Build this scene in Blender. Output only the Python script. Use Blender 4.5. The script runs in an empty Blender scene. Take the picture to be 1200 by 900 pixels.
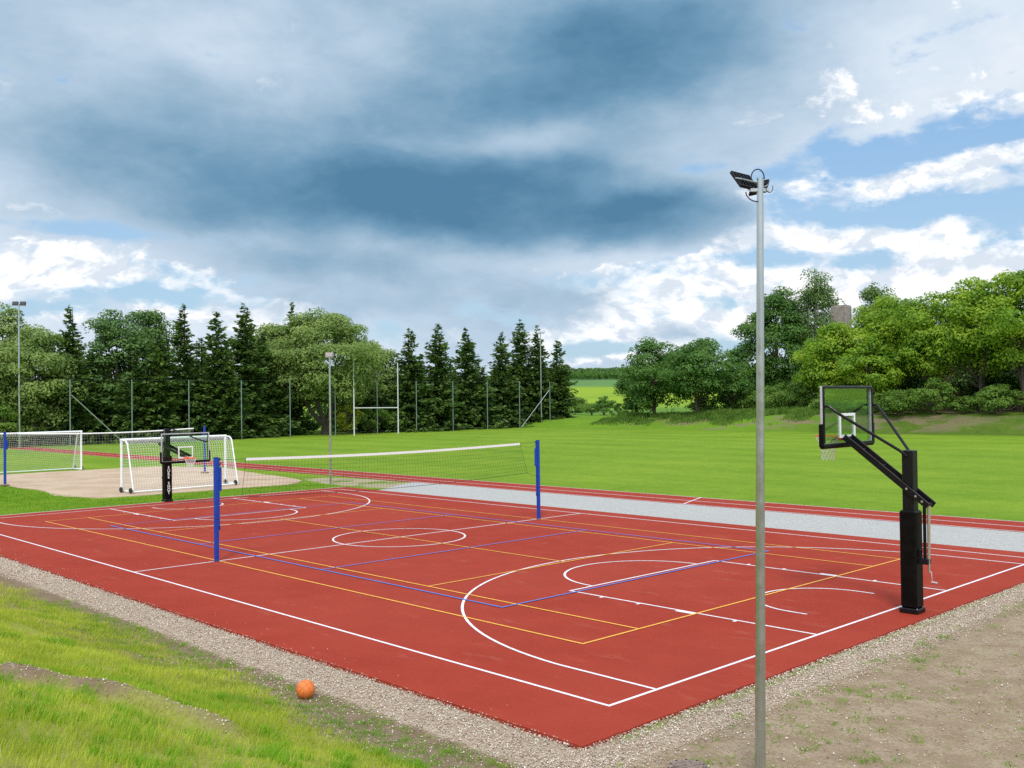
import bpy, bmesh, math, random
import numpy as np
from mathutils import Matrix, Vector
random.seed(7); rng = np.random.default_rng(11)
SC = bpy.context.scene; COL = SC.collection
R_ = math.radians
# ------------------------------------------------------------------ camera
CX, CY, CZ, YAW, PIT, ROL, FPX = 22.3269, -16.9423, 3.8142, -0.8069, 0.0159, -0.0126, 1160.884
def cam_axes():
    cy, sy = math.cos(YAW), math.sin(YAW)
    f = Vector((sy*math.cos(PIT), cy*math.cos(PIT), math.sin(PIT))); rt = Vector((cy, -sy, 0)); up = rt.cross(f)
    return rt*math.cos(ROL)+up*math.sin(ROL), -rt*math.sin(ROL)+up*math.cos(ROL), f
cr, cu, cf = cam_axes()
cam = bpy.data.cameras.new('camera'); camo = bpy.data.objects.new('camera', cam); COL.objects.link(camo)
mw = Matrix.Identity(4)
for i in range(3):
    mw[i][0], mw[i][1], mw[i][2] = cr[i], cu[i], -cf[i]
mw[0][3], mw[1][3], mw[2][3] = CX, CY, CZ
camo.matrix_world = mw
cam.sensor_fit = 'HORIZONTAL'; cam.sensor_width = 36; cam.lens = FPX/1200*36; cam.clip_start = 0.1; cam.clip_end = 20000
SC.camera = camo
SC.cycles.use_denoising = False
SC.view_settings.view_transform = 'Standard'; SC.view_settings.look = 'None'; SC.view_settings.gamma = 1
SC.view_settings.exposure = 0.75; SC.view_settings.use_curve_mapping = False
# ------------------------------------------------------------------ node helpers
class NT:
    def __init__(s, tree): s.t = tree; s.t.nodes.clear()
    def n(s, typ, **kw):
        nd = s.t.nodes.new(typ)
        for k, v in kw.items(): setattr(nd, k, v)
        return nd
    def put(s, sock, v):
        if v is None: return
        if isinstance(v, bpy.types.NodeSocket): s.t.links.new(v, sock)
        else:
            if sock.type == 'RGBA' and len(v) == 3: v = (*v, 1)
            sock.default_value = v
    def m(s, op, a, b=None, c=None, clamp=False):
        nd = s.n('ShaderNodeMath', operation=op, use_clamp=clamp)
        for i, v in enumerate((a, b, c)):
            if v is not None: s.put(nd.inputs[i], v)
        return nd.outputs[0]
    def add(s, *a):
        r = a[0]
        for x in a[1:]: r = s.m('ADD', r, x)
        return r
    def mul(s, a, b): return s.m('MULTIPLY', a, b)
    def ramp(s, v, a, b, lo=0., hi=1., smooth=True):
        nd = s.n('ShaderNodeMapRange', interpolation_type='SMOOTHSTEP' if smooth else 'LINEAR', clamp=True)
        for i, x in enumerate((v, a, b, lo, hi)): s.put(nd.inputs[i], x)
        return nd.outputs[0]
    def mix(s, f, a, b):
        nd = s.n('ShaderNodeMix', data_type='RGBA'); s.put(nd.inputs[0], f); s.put(nd.inputs[6], a); s.put(nd.inputs[7], b)
        return nd.outputs[2]
    def noise(s, vec, scale, detail=4, rough=.55, dist=0., out=0):
        nd = s.n('ShaderNodeTexNoise'); s.put(nd.inputs['Vector'], vec); nd.inputs['Scale'].default_value = scale
        nd.inputs['Detail'].default_value = detail; nd.inputs['Roughness'].default_value = rough; nd.inputs['Distortion'].default_value = dist
        return nd.outputs[out]
    def xyz(s, v):
        nd = s.n('ShaderNodeSeparateXYZ'); s.put(nd.inputs[0], v); return nd.outputs
    def comb(s, x, y, z=0.):
        nd = s.n('ShaderNodeCombineXYZ')
        for i, v in enumerate((x, y, z)): s.put(nd.inputs[i], v)
        return nd.outputs[0]
    def vscale(s, v, sc):
        nd = s.n('ShaderNodeVectorMath', operation='MULTIPLY'); s.put(nd.inputs[0], v); nd.inputs[1].default_value = sc; return nd.outputs[0]
# ------------------------------------------------------------------ world: overcast sky with breaks
SUN_EL, SUN_AZ = R_(50), R_(138)          # azimuth measured clockwise from +Y
def skydir(px, py):                        # heading / elevation of a feature of the sky
    d = cf + cr*((px-600)/FPX) + cu*((450-py)/FPX); d.normalize()
    return math.atan2(d.x, d.y), math.asin(d.z)
# sky features: heading/elevation of each mass (given as where it is seen), half widths, weight, tilt
SKY_DARK = [(400, 118, 510, 172, .64, -.05, 3.5), (780, 40, 290, 85, .42, .16, 2.), (620, 240, 260, 60, .40, -.10, 2.5), (795, 262, 105, 40, .42, 0, 2.5), (230, 185, 330, 62, .26, 0), (370, 245, 260, 36, .16, 0), (560, 270, 180, 26, .14, 0), (850, 20, 160, 36, .22, .1),
            (470, 345, 310, 42, .44, 0, 2.), (640, 405, 330, 40, .18, 0, 1.5), (300, 305, 170, 22, .20, 0), (60, 262, 120, 22, .16, 0), (1000, 110, 170, 36, .16, .2), (800, 385, 70, 14, .30, 0), (700, 345, 80, 22, .20, 0), (900, 262, 60, 24, .12, 0), (1150, 335, 80, 14, .22, 0), (960, 300, 60, 16, .2, 0),
            (240, 40, 150, 56, -.36, 0), (420, 70, 90, 46, -.20, 0), (30, 30, 90, 40, -.12, 0), (610, 160, 95, 24, -.36, .1), (15, 110, 80, 36, -.30, 0), (800, 140, 90, 36, -.16, .4), (60, 322, 170, 20, -.3, 0), (600, 45, 60, 40, -.18, 0), (1120, 60, 160, 60, -.12, 0), (120, 60, 60, 80, -.08, 0)]
SKY_BLUE = [(1110, 165, 110, 20, .75, .05), (960, 200, 90, 18, .65, 0), (1060, 245, 150, 18, .8, -.05), (1195, 260, 50, 26, .6, 0), (900, 300, 80, 12, .4, 0), (1180, 200, 40, 12, .4, 0),
            (60, 268, 160, 10, .55, 0), (150, 345, 120, 12, .5, 0), (220, 320, 60, 12, .5, 0), (740, 330, 110, 18, .45, 0), (50, 365, 120, 10, .6, 0), (680, 405, 90, 16, .55, 0), (860, 355, 80, 10, .5, 0), (850, 400, 90, 16, .45, 0), (600, 370, 60, 12, .4, 0), (1000, 300, 70, 14, .5, .1), (470, 395, 60, 12, .4, 0), (190, 350, 80, 12, .4, 0), (1130, 25, 60, 14, .4, 0), (990, 150, 60, 12, .3, .3)]
SKY_CUM = [(765, 390, 120, 32, 1.3, 0, 1.5), (850, 372, 60, 16, .6, 0), (1090, 305, 170, 44, 1.5, .03, 1.5), (1180, 290, 60, 30, .5, 0), (1090, 195, 90, 16, 1.1, 0), (955, 250, 110, 36, 1.4, .1, 1.5), (880, 325, 140, 24, 1., 0, 1.5), (80, 322, 150, 22, 1.0, 0, 1.5), (285, 368, 90, 22, 1.1, 0), (640, 400, 60, 12, .5, 0), (860, 330, 120, 16, .5, 0), (1120, 130, 130, 22, .5, 0), (30, 375, 60, 14, .5, 0), (650, 340, 60, 20, .3, 0), (930, 130, 90, 26, .5, .2), (1000, 230, 60, 20, .5, 0), (540, 330, 60, 12, .2, 0), (700, 400, 70, 24, .5, 0)]
def build_world():
    w = bpy.data.worlds.new('World'); SC.world = w; w.use_nodes = True
    k = NT(w.node_tree)
    tc = k.n('ShaderNodeTexCoord'); d = tc.outputs['Generated']
    x, y, z = k.xyz(d)
    az = k.m('ARCTAN2', x, y); el = k.m('ARCSINE', z)
    A0, E0 = YAW, 0.0
    U = k.m('SUBTRACT', az, A0)                         # heading relative to the far end of the field, radians
    V = k.m('SUBTRACT', el, E0)
    # clouds flatten towards the horizon: stretch the noise domain
    n1 = k.noise(k.comb(U, k.mul(V, 1.6), z), 4.5, 8, .58, .2, 1)
    nc = k.xyz(n1)
    W1 = k.add(U, k.mul(k.m('SUBTRACT', nc[0], .5), .13)); W2 = k.add(V, k.mul(k.m('SUBTRACT', nc[1], .5), .065))
    big = k.noise(k.comb(U, k.mul(V, 2.0), 3.1), 5.5, 7, .55, .1)
    fine = k.noise(k.comb(U, k.mul(V, 2.1), 7.7), 14, 9, .58, .15)
    bil = k.noise(k.comb(W1, k.mul(W2, 1.5), 1.7), 22, 8, .60)
    def blob(px, py, rx, ry, amp, rot=0., pw=1.):
        a, e = skydir(px, py); a -= A0; sx, sy = rx/FPX, ry/FPX; c, s_ = math.cos(rot), math.sin(rot)
        du = k.m('SUBTRACT', W1, a); dv = k.m('SUBTRACT', W2, e)
        p = k.add(k.mul(du, c/sx), k.mul(dv, s_/sx)); q = k.add(k.mul(du, -s_/sy), k.mul(dv, c/sy))
        r = k.add(k.mul(p, p), k.mul(q, q))
        if pw != 1: r = k.m('POWER', r, pw)
        return k.mul(k.m('EXPONENT', k.mul(r, -1.)), amp)
    def total(L_):
        t = None
        for b in L_:
            v = blob(*b); t = v if t is None else k.add(t, v)
        return t
    dark = total(SKY_DARK)
    dark = k.add(dark, k.mul(k.m('SUBTRACT', big, .5), .55), k.mul(k.m('SUBTRACT', fine, .5), .40), k.mul(k.m('SUBTRACT', bil, .5), .22))
    blue = total(SKY_BLUE)
    cover = k.add(k.mul(k.m('SUBTRACT', blue, .40), -1.), k.mul(k.m('SUBTRACT', fine, .5), 1.7), k.mul(k.m('SUBTRACT', bil, .5), .8))
    cover = k.m('MAXIMUM', k.ramp(cover, -.20, .22), k.ramp(dark, .30, .6))
    hi = k.mul(k.ramp(k.add(total(SKY_CUM), k.mul(k.m('SUBTRACT', bil, .5), 2.4)), .30, .62), k.ramp(dark, .55, .2))
    base = k.ramp(dark, -.25, 1.15, 0, 1, False)
    cr_ = k.n('ShaderNodeValToRGB'); k.put(cr_.inputs[0], base); e = cr_.color_ramp.elements
    stops = [(0., (.92, .95, 1.)), (.20, (.70, .80, .91)), (.40, (.52, .65, .79)), (.60, (.335, .49, .64)), (.80, (.175, .34, .50)), (1., (.090, .225, .37))]
    e[0].position, e[0].color = stops[0][0], (*stops[0][1], 1); e[1].position, e[1].color = stops[-1][0], (*stops[-1][1], 1)
    for p, c in stops[1:-1]:
        q = e.new(p); q.color = (*c, 1)
    shade = k.noise(k.comb(W1, k.mul(k.add(W2, .012), 1.6), 5.2), 30, 8, .62)
    cloud = k.mix(k.mul(hi, .95), cr_.outputs[0], k.mix(k.ramp(shade, .44, .60), (1.12, 1.12, 1.13), (.72, .80, .90)))
    sky = k.n('ShaderNodeTexSky', sky_type='NISHITA', sun_disc=False, sun_elevation=SUN_EL, sun_rotation=SUN_AZ)
    sky.air_density = 1.; sky.dust_density = 1.5; sky.ozone_density = 2.
    bsky = k.vscale(sky.outputs[0], (.1, .1, .1))
    skyb = k.mix(.65, bsky, k.mix(k.ramp(V, .05, .30), (.50, .75, .97), (.33, .60, .96)))
    c = k.mix(cover, skyb, cloud)
    # added glow round the sun and overhead, outside the view, to light the scene
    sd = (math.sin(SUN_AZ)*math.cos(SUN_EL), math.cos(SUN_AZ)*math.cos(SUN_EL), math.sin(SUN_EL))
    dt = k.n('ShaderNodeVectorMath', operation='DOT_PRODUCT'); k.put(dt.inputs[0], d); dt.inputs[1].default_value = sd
    g = k.mul(k.ramp(dt.outputs['Value'], .1, 1.), FILL_GLOW)
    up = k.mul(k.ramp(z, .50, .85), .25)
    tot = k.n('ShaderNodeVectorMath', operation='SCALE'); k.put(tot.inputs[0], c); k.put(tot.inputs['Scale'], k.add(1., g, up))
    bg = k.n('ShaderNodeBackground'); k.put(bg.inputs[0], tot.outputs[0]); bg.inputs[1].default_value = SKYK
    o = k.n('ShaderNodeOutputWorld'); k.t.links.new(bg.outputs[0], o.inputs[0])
    w.cycles.sampling_method = 'MANUAL'; w.cycles.sample_map_resolution = 1024
SKYK, FILL_GLOW = .60, .50
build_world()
sun = bpy.data.lights.new('sun', 'SUN'); sun.energy = 1.5; sun.angle = R_(12); sun.color = (1, .95, .86)
so = bpy.data.objects.new('sun', sun); COL.objects.link(so)
sdv = Vector((math.sin(SUN_AZ)*math.cos(SUN_EL), math.cos(SUN_AZ)*math.cos(SUN_EL), math.sin(SUN_EL)))
so.rotation_euler = sdv.to_track_quat('Z', 'Y').to_euler()
# ------------------------------------------------------------------ materials
MATS = {}
def mat(name, col, rough=.6, metal=0., var=0., vscale=8., bump=0., bscale=40., spec=.5, coat=0.):
    if name in MATS: return MATS[name]
    m = bpy.data.materials.new(name); m.use_nodes = True; k = NT(m.node_tree)
    bs = k.n('ShaderNodeBsdfPrincipled'); o = k.n('ShaderNodeOutputMaterial'); k.t.links.new(bs.outputs[0], o.inputs[0])
    tc = k.n('ShaderNodeTexCoord').outputs['Object']
    c = col
    if var:
        n = k.noise(tc, vscale, 5, .6); f = k.ramp(n, .3, .7, 1-var, 1+var)
        v = k.n('ShaderNodeVectorMath', operation='SCALE'); v.inputs[0].default_value = col; k.put(v.inputs['Scale'], f); c = v.outputs[0]
        k.put(bs.inputs['Roughness'], k.ramp(n, .3, .7, max(.02, rough-.08), min(1, rough+.08)))
    else: bs.inputs['Roughness'].default_value = rough
    k.put(bs.inputs['Base Color'], c); bs.inputs['Metallic'].default_value = metal
    bs.inputs['Specular IOR Level'].default_value = spec
    if coat: bs.inputs['Coat Weight'].default_value = coat
    if bump:
        b = k.n('ShaderNodeBump'); b.inputs['Strength'].default_value = bump; b.inputs['Distance'].default_value = .01
        k.put(b.inputs['Height'], k.noise(tc, bscale, 4, .6)); k.put(bs.inputs['Normal'], b.outputs[0])
    MATS[name] = m; return m
def surf(name, fn, rough=.9):
    m = bpy.data.materials.new(name); m.use_nodes = True; k = NT(m.node_tree)
    bs = k.n('ShaderNodeBsdfPrincipled'); o = k.n('ShaderNodeOutputMaterial'); k.t.links.new(bs.outputs[0], o.inputs[0])
    bs.inputs['Roughness'].default_value = rough; bs.inputs['Specular IOR Level'].default_value = .06
    geo = k.n('ShaderNodeNewGeometry'); P = geo.outputs['Position']
    c, h, bd = fn(k, P, bs)
    k.put(bs.inputs['Base Color'], c)
    if h is not None:
        b = k.n('ShaderNodeBump'); b.inputs['Strength'].default_value = bd[0]; b.inputs['Distance'].default_value = bd[1]
        k.put(b.inputs['Height'], h); k.put(bs.inputs['Normal'], b.outputs[0])
    MATS[name] = m; return m
def leafmat(name, ca, cb, scale=.6, trans=.35, rough=.55):
    m = bpy.data.materials.new(name); m.use_nodes = True; k = NT(m.node_tree)
    geo = k.n('ShaderNodeNewGeometry')
    rnd = geo.outputs['Random Per Island']; n = k.noise(geo.outputs['Position'], scale, 3, .6)
    f = k.m('ADD', k.mul(rnd, .45), k.ramp(n, .34, .66, -.05, .6), clamp=True)
    c = k.mix(f, ca, cb)
    bs = k.n('ShaderNodeBsdfPrincipled'); k.put(bs.inputs['Base Color'], c); bs.inputs['Roughness'].default_value = rough; bs.inputs['Specular IOR Level'].default_value = .3
    tr = k.n('ShaderNodeBsdfTranslucent'); k.put(tr.inputs[0], k.vscale(c, (1.2, 1.3, .6)))
    mx = k.n('ShaderNodeMixShader'); mx.inputs[0].default_value = trans; k.t.links.new(bs.outputs[0], mx.inputs[1]); k.t.links.new(tr.outputs[0], mx.inputs[2])
    o = k.n('ShaderNodeOutputMaterial'); k.t.links.new(mx.outputs[0], o.inputs[0])
    MATS[name] = m; return m
# ------------------------------------------------------------------ object helpers
def tag(o, label=None, cat=None, group=None, kind=None):
    if label: o['label'] = label
    if cat: o['category'] = cat
    if group: o['group'] = group
    if kind: o['kind'] = kind
    return o
def empty(name, loc, rz=0, label=None, cat=None, group=None):
    o = bpy.data.objects.new(name, None); COL.objects.link(o); o.location = loc; o.rotation_euler = (0, 0, rz); o.empty_display_size = .2
    return tag(o, label, cat, group)
def link_mesh(name, me, m, parent=None, smooth=False):
    me.materials.append(m); o = bpy.data.objects.new(name, me); COL.objects.link(o)
    if parent is not None: o.parent = parent
    if smooth: me.shade_smooth()
    return o
def np_mesh(name, V, F):
    """V (n,3) float, F (m,k) int array of equal-sized faces"""
    me = bpy.data.meshes.new(name); V = np.asarray(V, np.float32); F = np.asarray(F, np.int32)
    me.vertices.add(len(V)); me.vertices.foreach_set('co', V.ravel())
    k = F.shape[1]; me.loops.add(F.size); me.loops.foreach_set('vertex_index', F.ravel())
    me.polygons.add(len(F)); me.polygons.foreach_set('loop_start', np.arange(0, F.size, k, dtype=np.int32))
    me.polygons.foreach_set('loop_total', np.full(len(F), k, np.int32)); me.update(calc_edges=True); me.validate(); return me
class MB:
    def __init__(s): s.v = []; s.f = []
    def mesh(s, vs, fs):
        b = len(s.v); s.v += [tuple(v) for v in vs]; s.f += [tuple(i+b for i in f) for f in fs]; return s
    def box(s, c, size, rot=None, bev=0.):
        x, y, z = (a/2 for a in size); c = Vector(c)
        if bev <= 0:
            vs = [Vector((i, j, k)) for i in (-x, x) for j in (-y, y) for k in (-z, z)]
            fs = [(0, 1, 3, 2), (4, 6, 7, 5), (0, 4, 5, 1), (2, 3, 7, 6), (0, 2, 6, 4), (1, 5, 7, 3)]
        else:                                            # chamfered box: 24 verts
            vs = []; idx = {}
            for i in (-1, 1):
                for j in (-1, 1):
                    for k in (-1, 1):
                        for ax in range(3):
                            p = [i*(x-bev), j*(y-bev), k*(z-bev)]; p[ax] = (i*x, j*y, k*z)[ax]
                            idx[i, j, k, ax] = len(vs); vs.append(Vector(p))
            fs = []
            for ax in range(3):
                b_, c_ = [(1, 2), (0, 2), (0, 1)][ax]
                for sg in (-1, 1):
                    q = []
                    for u, w in ((-1, -1), (1, -1), (1, 1), (-1, 1)):
                        t = [0, 0, 0]; t[ax] = sg; t[b_] = u; t[c_] = w; q.append(idx[t[0], t[1], t[2], ax])
                    fs.append(tuple(q))
            for ax in range(3):                          # edges along ax
                b_, c_ = [(1, 2), (0, 2), (0, 1)][ax]
                for u in (-1, 1):
                    for w in (-1, 1):
                        def I(sg, a2):
                            t = [0, 0, 0]; t[ax] = sg; t[b_] = u; t[c_] = w; return idx[t[0], t[1], t[2], a2]
                        fs.append((I(-1, b_), I(1, b_), I(1, c_), I(-1, c_)))
            for i in (-1, 1):
                for j in (-1, 1):
                    for k in (-1, 1): fs.append(tuple(idx[i, j, k, a] for a in range(3)))
        M = rot.to_matrix() if hasattr(rot, 'to_matrix') else rot
        if M is not None: vs = [M @ v for v in vs]
        return s.mesh([v+c for v in vs], fs)
    def beam(s, a, b, w, h, up=(0, 0, 1), bev=0.):
        a, b = Vector(a), Vector(b); d = b-a; L = d.length; x = d/L; u = Vector(up); y = u.cross(x)
        if y.length < 1e-4: y = Vector((0, 1, 0)).cross(x)
        y.normalize(); z = x.cross(y); M = Matrix((x, y, z)).transposed()
        return s.box((a+b)/2, (L, w, h), M, bev)
    def tube(s, pts, r, n=8, cap=True, closed=False):
        pts = [Vector(p) for p in pts]; N = len(pts); rs = r if isinstance(r, (list, tuple)) else [r]*N
        t0 = (pts[1]-pts[0]).normalized(); ref = Vector((0, 0, 1)) if abs(t0.z) < .9 else Vector((1, 0, 0)); u = t0.cross(ref).normalized()
        vs = []; fs = []
        for i, p in enumerate(pts):
            if closed: t = (pts[(i+1) % N]-pts[i-1]).normalized()
            else: t = (pts[min(i+1, N-1)]-pts[max(i-1, 0)]).normalized()
            u = (u-t*u.dot(t)); u = u.normalized() if u.length > 1e-6 else t.orthogonal().normalized(); w = t.cross(u)
            for j in range(n):
                a = 2*math.pi*j/n; vs.append(p+(u*math.cos(a)+w*math.sin(a))*rs[i])
        for i in range(N if closed else N-1):
            i2 = (i+1) % N
            for j in range(n): fs.append((i*n+j, i*n+(j+1) % n, i2*n+(j+1) % n, i2*n+j))
        if cap and not closed: fs.append(tuple(range(n-1, -1, -1))); fs.append(tuple((N-1)*n+j for j in range(n)))
        return s.mesh(vs, fs)
    def lathe(s, prof, n=24, c=(0, 0, 0), M=None):
        vs = []; fs = []; c = Vector(c)
        for r, z in prof:
            for j in range(n):
                a = 2*math.pi*j/n; v = Vector((r*math.cos(a), r*math.sin(a), z)); vs.append((M @ v if M else v)+c)
        for i in range(len(prof)-1):
            for j in range(n): fs.append((i*n+j, i*n+(j+1) % n, (i+1)*n+(j+1) % n, (i+1)*n+j))
        fs.append(tuple(range(n-1, -1, -1))); fs.append(tuple((len(prof)-1)*n+j for j in range(n)))
        return s.mesh(vs, fs)
    def build(s, name, m, parent=None, smooth=False):
        me = bpy.data.meshes.new(name); me.from_pydata(s.v, [], s.f); me.update(); me.validate(); bm_ = bmesh.new(); bm_.from_mesh(me); bmesh.ops.recalc_face_normals(bm_, faces=bm_.faces); bm_.to_mesh(me); bm_.free()
        o = link_mesh(name, me, m, parent)
        if smooth:
            me.shade_smooth()
            try: me.set_sharp_from_angle(angle=R_(35))
            except Exception: pass
        return o
# ------------------------------------------------------------------ terrain
def sm(a, b, x):
    t = np.clip((x-a)/(b-a), 0, 1); return t*t*(3-2*t)
def vnoise(x, y, s, seed=0):
    x = np.asarray(x)/s+seed*17.3; y = np.asarray(y)/s+seed*9.1
    xi = np.floor(x).astype(np.int64); yi = np.floor(y).astype(np.int64); fx = x-xi; fy = y-yi; fx = fx*fx*(3-2*fx); fy = fy*fy*(3-2*fy)
    def h(i, j):
        n = (i*374761393+j*668265263+seed*1442695)&0x7fffffff; n = ((n ^ (n >> 13))*1274126177)&0x7fffffff; return ((n ^ (n >> 16))&0xffff)/65535.
    return (h(xi, yi)*(1-fx)+h(xi+1, yi)*fx)*(1-fy)+(h(xi, yi+1)*(1-fx)+h(xi+1, yi+1)*fx)*fy
RIDGE = [(10.75, -13.42), (10.95, -13.30), (11.5, -12.85), (11.83, -12.35), (12.4, -12.02), (12.8, -11.98)]       # bare crest running through the grass bank
def ridge_d(x, y):
    best = np.full(np.shape(x), 9.); along = np.zeros(np.shape(x))
    for (x0, y0), (x1, y1) in zip(RIDGE[:-1], RIDGE[1:]):
        dx, dy = x1-x0, y1-y0; L2 = dx*dx+dy*dy; t = np.clip(((x-x0)*dx+(y-y0)*dy)/L2, 0, 1)
        d = np.hypot(x-x0-t*dx, y-y0-t*dy); sg = np.sign((x-x0)*dy-(y-y0)*dx); best = np.where(d < np.abs(best), d*np.where(sg == 0, 1, sg), best)
    return best           # signed: positive on the camera side
def H(x, y):
    x = np.asarray(x, float); y = np.asarray(y, float)
    s = np.maximum(0, -9.9-y); h = .34*s*s/(s+.9)*sm(40, 25, s)
    h = h+np.where(s > 0, np.minimum(s, 1)*((vnoise(x, y, .9, 1)-.5)*.10+(vnoise(x, y, .3, 2)-.5)*.035), 0)
    d = ridge_d(x, y); h = h+.12*np.exp(-(d/.17)**2)-.06*np.exp(-((d-.36)/.22)**2)+.03*np.exp(-(d/.5)**2)*(vnoise(x, y, .16, 33)-.5)
    e = np.maximum(0, x-15.6); h = h+np.minimum(e, 1)*((vnoise(x, y, 1.6, 3)-.5)*.05+(vnoise(x, y, .35, 4)-.5)*.018)*(x < 60)
    b = sm(77.2, 83.5, y+(vnoise(x, y, 6, 5)-.5)*1.6)*(1.15+.75*sm(-62, -30, x)); h = h+b*sm(-82, -70, x)+np.where(b > 0, 1, 0)*sm(77, 80, y)*(vnoise(x, y, 1.5, 6)-.5)*.38*(y < 120)
    dd = np.hypot(x-CX, y-CY); gap = sm(136, 146, dd)*(x < -66)*sm(76, 84, y); h = h+gap*1.2*(1-sm(-82, -70, x))
    h = h+.028*np.maximum(0, dd-165)*sm(165, 260, dd)*sm(9000, 1500, dd)
    return h-.03
def axis(segs):
    out = []
    for a, b, st in segs: out += list(np.arange(a, b, st))
    return np.array(out+[segs[-1][1]])
gx = axis([(-9000, -1000, 400), (-1000, -200, 40), (-200, -90, 6), (-90, -16, 1.5), (-16, 5, .5), (5, 20, .10), (20, 26, .3), (26, 80, 3), (80, 800, 40), (800, 9000, 400)])
gy = axis([(-9000, -600, 400), (-600, -60, 40), (-60, -16, 2), (-16, -8.8, .10), (-8.8, 16, .8), (16, 74, 3), (74, 92, .6), (92, 200, 5), (200, 1000, 40), (1000, 9000, 400)])
X, Y = np.meshgrid(gx, gy); Z = H(X, Y)
# keep the sheet clear below the slabs that lie on it
Z = np.where((X > -38) & (X < 62) & (Y > -9.0) & (Y < 14.6), np.where(X < 15.1, -.05, Z), Z)
nx, ny = len(gx), len(gy); I = np.arange(nx*ny).reshape(ny, nx)
F = np.stack([I[:-1, :-1], I[:-1, 1:], I[1:, 1:], I[1:, :-1]], -1).reshape(-1, 4)
def ground_fn(k, P, bs):
    x, y, z = k.xyz(P)
    n_f = k.noise(P, 22, 6, .65); n_m = k.noise(P, 2.2, 5, .6); n_l = k.noise(P, .12, 4, .6); n_g = k.noise(k.vscale(P, (1, 1, .2)), 60, 3, .7)
    # mown field grass
    f = k.m('ADD', k.mul(n_l, .6), k.mul(k.noise(P, .9, 6, .7), .5), clamp=True)
    st = k.m('SINE', k.mul(k.add(y, k.mul(n_l, 1.5)), 1.05)); f = k.m('ADD', k.ramp(f, .35, .75), k.mul(k.ramp(st, -.4, .4, -1., 1.), .13), clamp=True)
    grass = k.mix(f, (.135, .240, .018), (.225, .325, .030))
    dry = k.noise(k.vscale(P, (1, 2.2, 1)), .35, 7, .75); grass = k.mix(k.mul(k.ramp(dry, .54, .70), .40), grass, (.26, .30, .05))
    grass = k.mix(k.mul(k.ramp(k.noise(k.vscale(P, (1, 1.6, 1)), 9, 5, .8), .46, .60), .38), grass, (.08, .17, .012))
    grass = k.mix(k.mul(k.ramp(k.noise(P, 3.2, 6, .75), .50, .66), .30), grass, (.07, .16, .012))
    grass = k.mix(k.mul(k.ramp(n_g, .42, .62), .35), grass, (.085, .16, .012))
    # bare soil
    soil = k.mix(k.ramp(n_m, .3, .7), (.25, .185, .125), (.35, .275, .195)); soil = k.mix(k.mul(k.ramp(n_f, .45, .62), .7), soil, (.22, .155, .10))
    vor = k.n('ShaderNodeTexVoronoi'); k.put(vor.inputs['Vector'], P); vor.inputs['Scale'].default_value = 34
    peb = k.mul(k.ramp(vor.outputs['Distance'], .30, .16), k.ramp(n_m, .42, .62)); soil = k.mix(k.mul(peb, .7), soil, (.50, .43, .36))
    # where soil shows: right hand verge, foot of the bank, crest, dirt patch behind the court
    w = k.mul(k.m('SUBTRACT', n_m, .5), 2.2)
    a = k.mul(k.ramp(k.add(x, k.mul(w, .2)), 14.9, 15.2), k.mul(k.ramp(x, 60, 50), k.ramp(y, 9.2, 8.2)))
    foot = k.mul(k.ramp(k.add(y, k.mul(w, .5)), -10.35, -10.0), k.ramp(y, -8.0, -8.5))
    foot = k.m('MAXIMUM', foot, k.mul(k.ramp(k.add(y, k.mul(w, .5), k.mul(x, -.10)), -12.35, -11.9), k.ramp(y, -8.0, -8.5)))
    pu = k.m('DIVIDE', k.add(x, 16.6), 4.6); pv = k.m('DIVIDE', k.add(y, -10.6), 1.5)
    patch = k.ramp(k.add(k.mul(pu, pu), k.mul(pv, pv), k.mul(w, .4)), 1.15, .75)
    bank = k.mul(k.ramp(k.noise(k.vscale(P, (.35, 1, 2.2)), .55, 5, .65), .46, .55), k.mul(k.ramp(y, 77.8, 79.5), k.ramp(y, 96, 88)))
    bank = k.mul(k.mul(bank, k.ramp(x, -62, -48)), k.ramp(x, -8, -22, .25, 1.))
    rid = k.n('ShaderNodeAttribute'); rid.attribute_name = 'bare'
    bare = k.m('MAXIMUM', k.m('MAXIMUM', a, foot), k.m('MAXIMUM', k.mul(patch, .8), k.m('MAXIMUM', k.mul(bank, .8), rid.outputs['Fac'])))
    # sparse green film on the soil
    film = k.mul(k.ramp(k.noise(P, 5.5, 6, .7), .56, .68), .6)
    soil = k.mix(film, soil, (.16, .19, .05))
    # long dim grass under the blades of the near bank
    nb = k.ramp(y, -9.4, -10.4); under = k.mix(n_m, (.24, .24, .06), (.30, .34, .05)); under = k.mix(k.mul(k.ramp(n_f, .42, .66), .5), under, (.22, .16, .10))
    g2 = k.mix(nb, grass, under)
    strip = k.mul(k.ramp(k.add(y, k.mul(w, .05)), -9.72, -9.62), k.ramp(k.add(x, k.mul(w, .05)), 15.66, 15.54)); soil = k.mix(strip, soil, k.mix(vor.outputs['Color'], (.26, .19, .13), (.50, .42, .33)))
    # fields on the far hill
    dd = k.n('ShaderNodeVectorMath', operation='DISTANCE'); k.put(dd.inputs[0], P); dd.inputs[1].default_value = (CX, CY, 0)
    dist = k.add(dd.outputs['Value'], k.mul(k.m('SUBTRACT', k.noise(P, .006, 3, .5), .5), 260.), k.mul(k.m('SUBTRACT', n_l, .5), 14.))
    h1 = k.mix(k.ramp(dist, 205, 240), (.10, .20, .03), (.22, .32, .025)); h1 = k.mix(k.mul(k.ramp(k.noise(k.vscale(P, (1, .25, 1)), .03, 4, .6), .45, .6), .5), h1, (.11, .22, .03)); h1 = k.mix(k.ramp(dist, 430, 450), h1, (.10, .20, .06))
    h1 = k.mix(k.ramp(dist, 760, 800), h1, (.05, .10, .03))
    far = k.ramp(dd.outputs['Value'], 150, 170)
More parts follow.
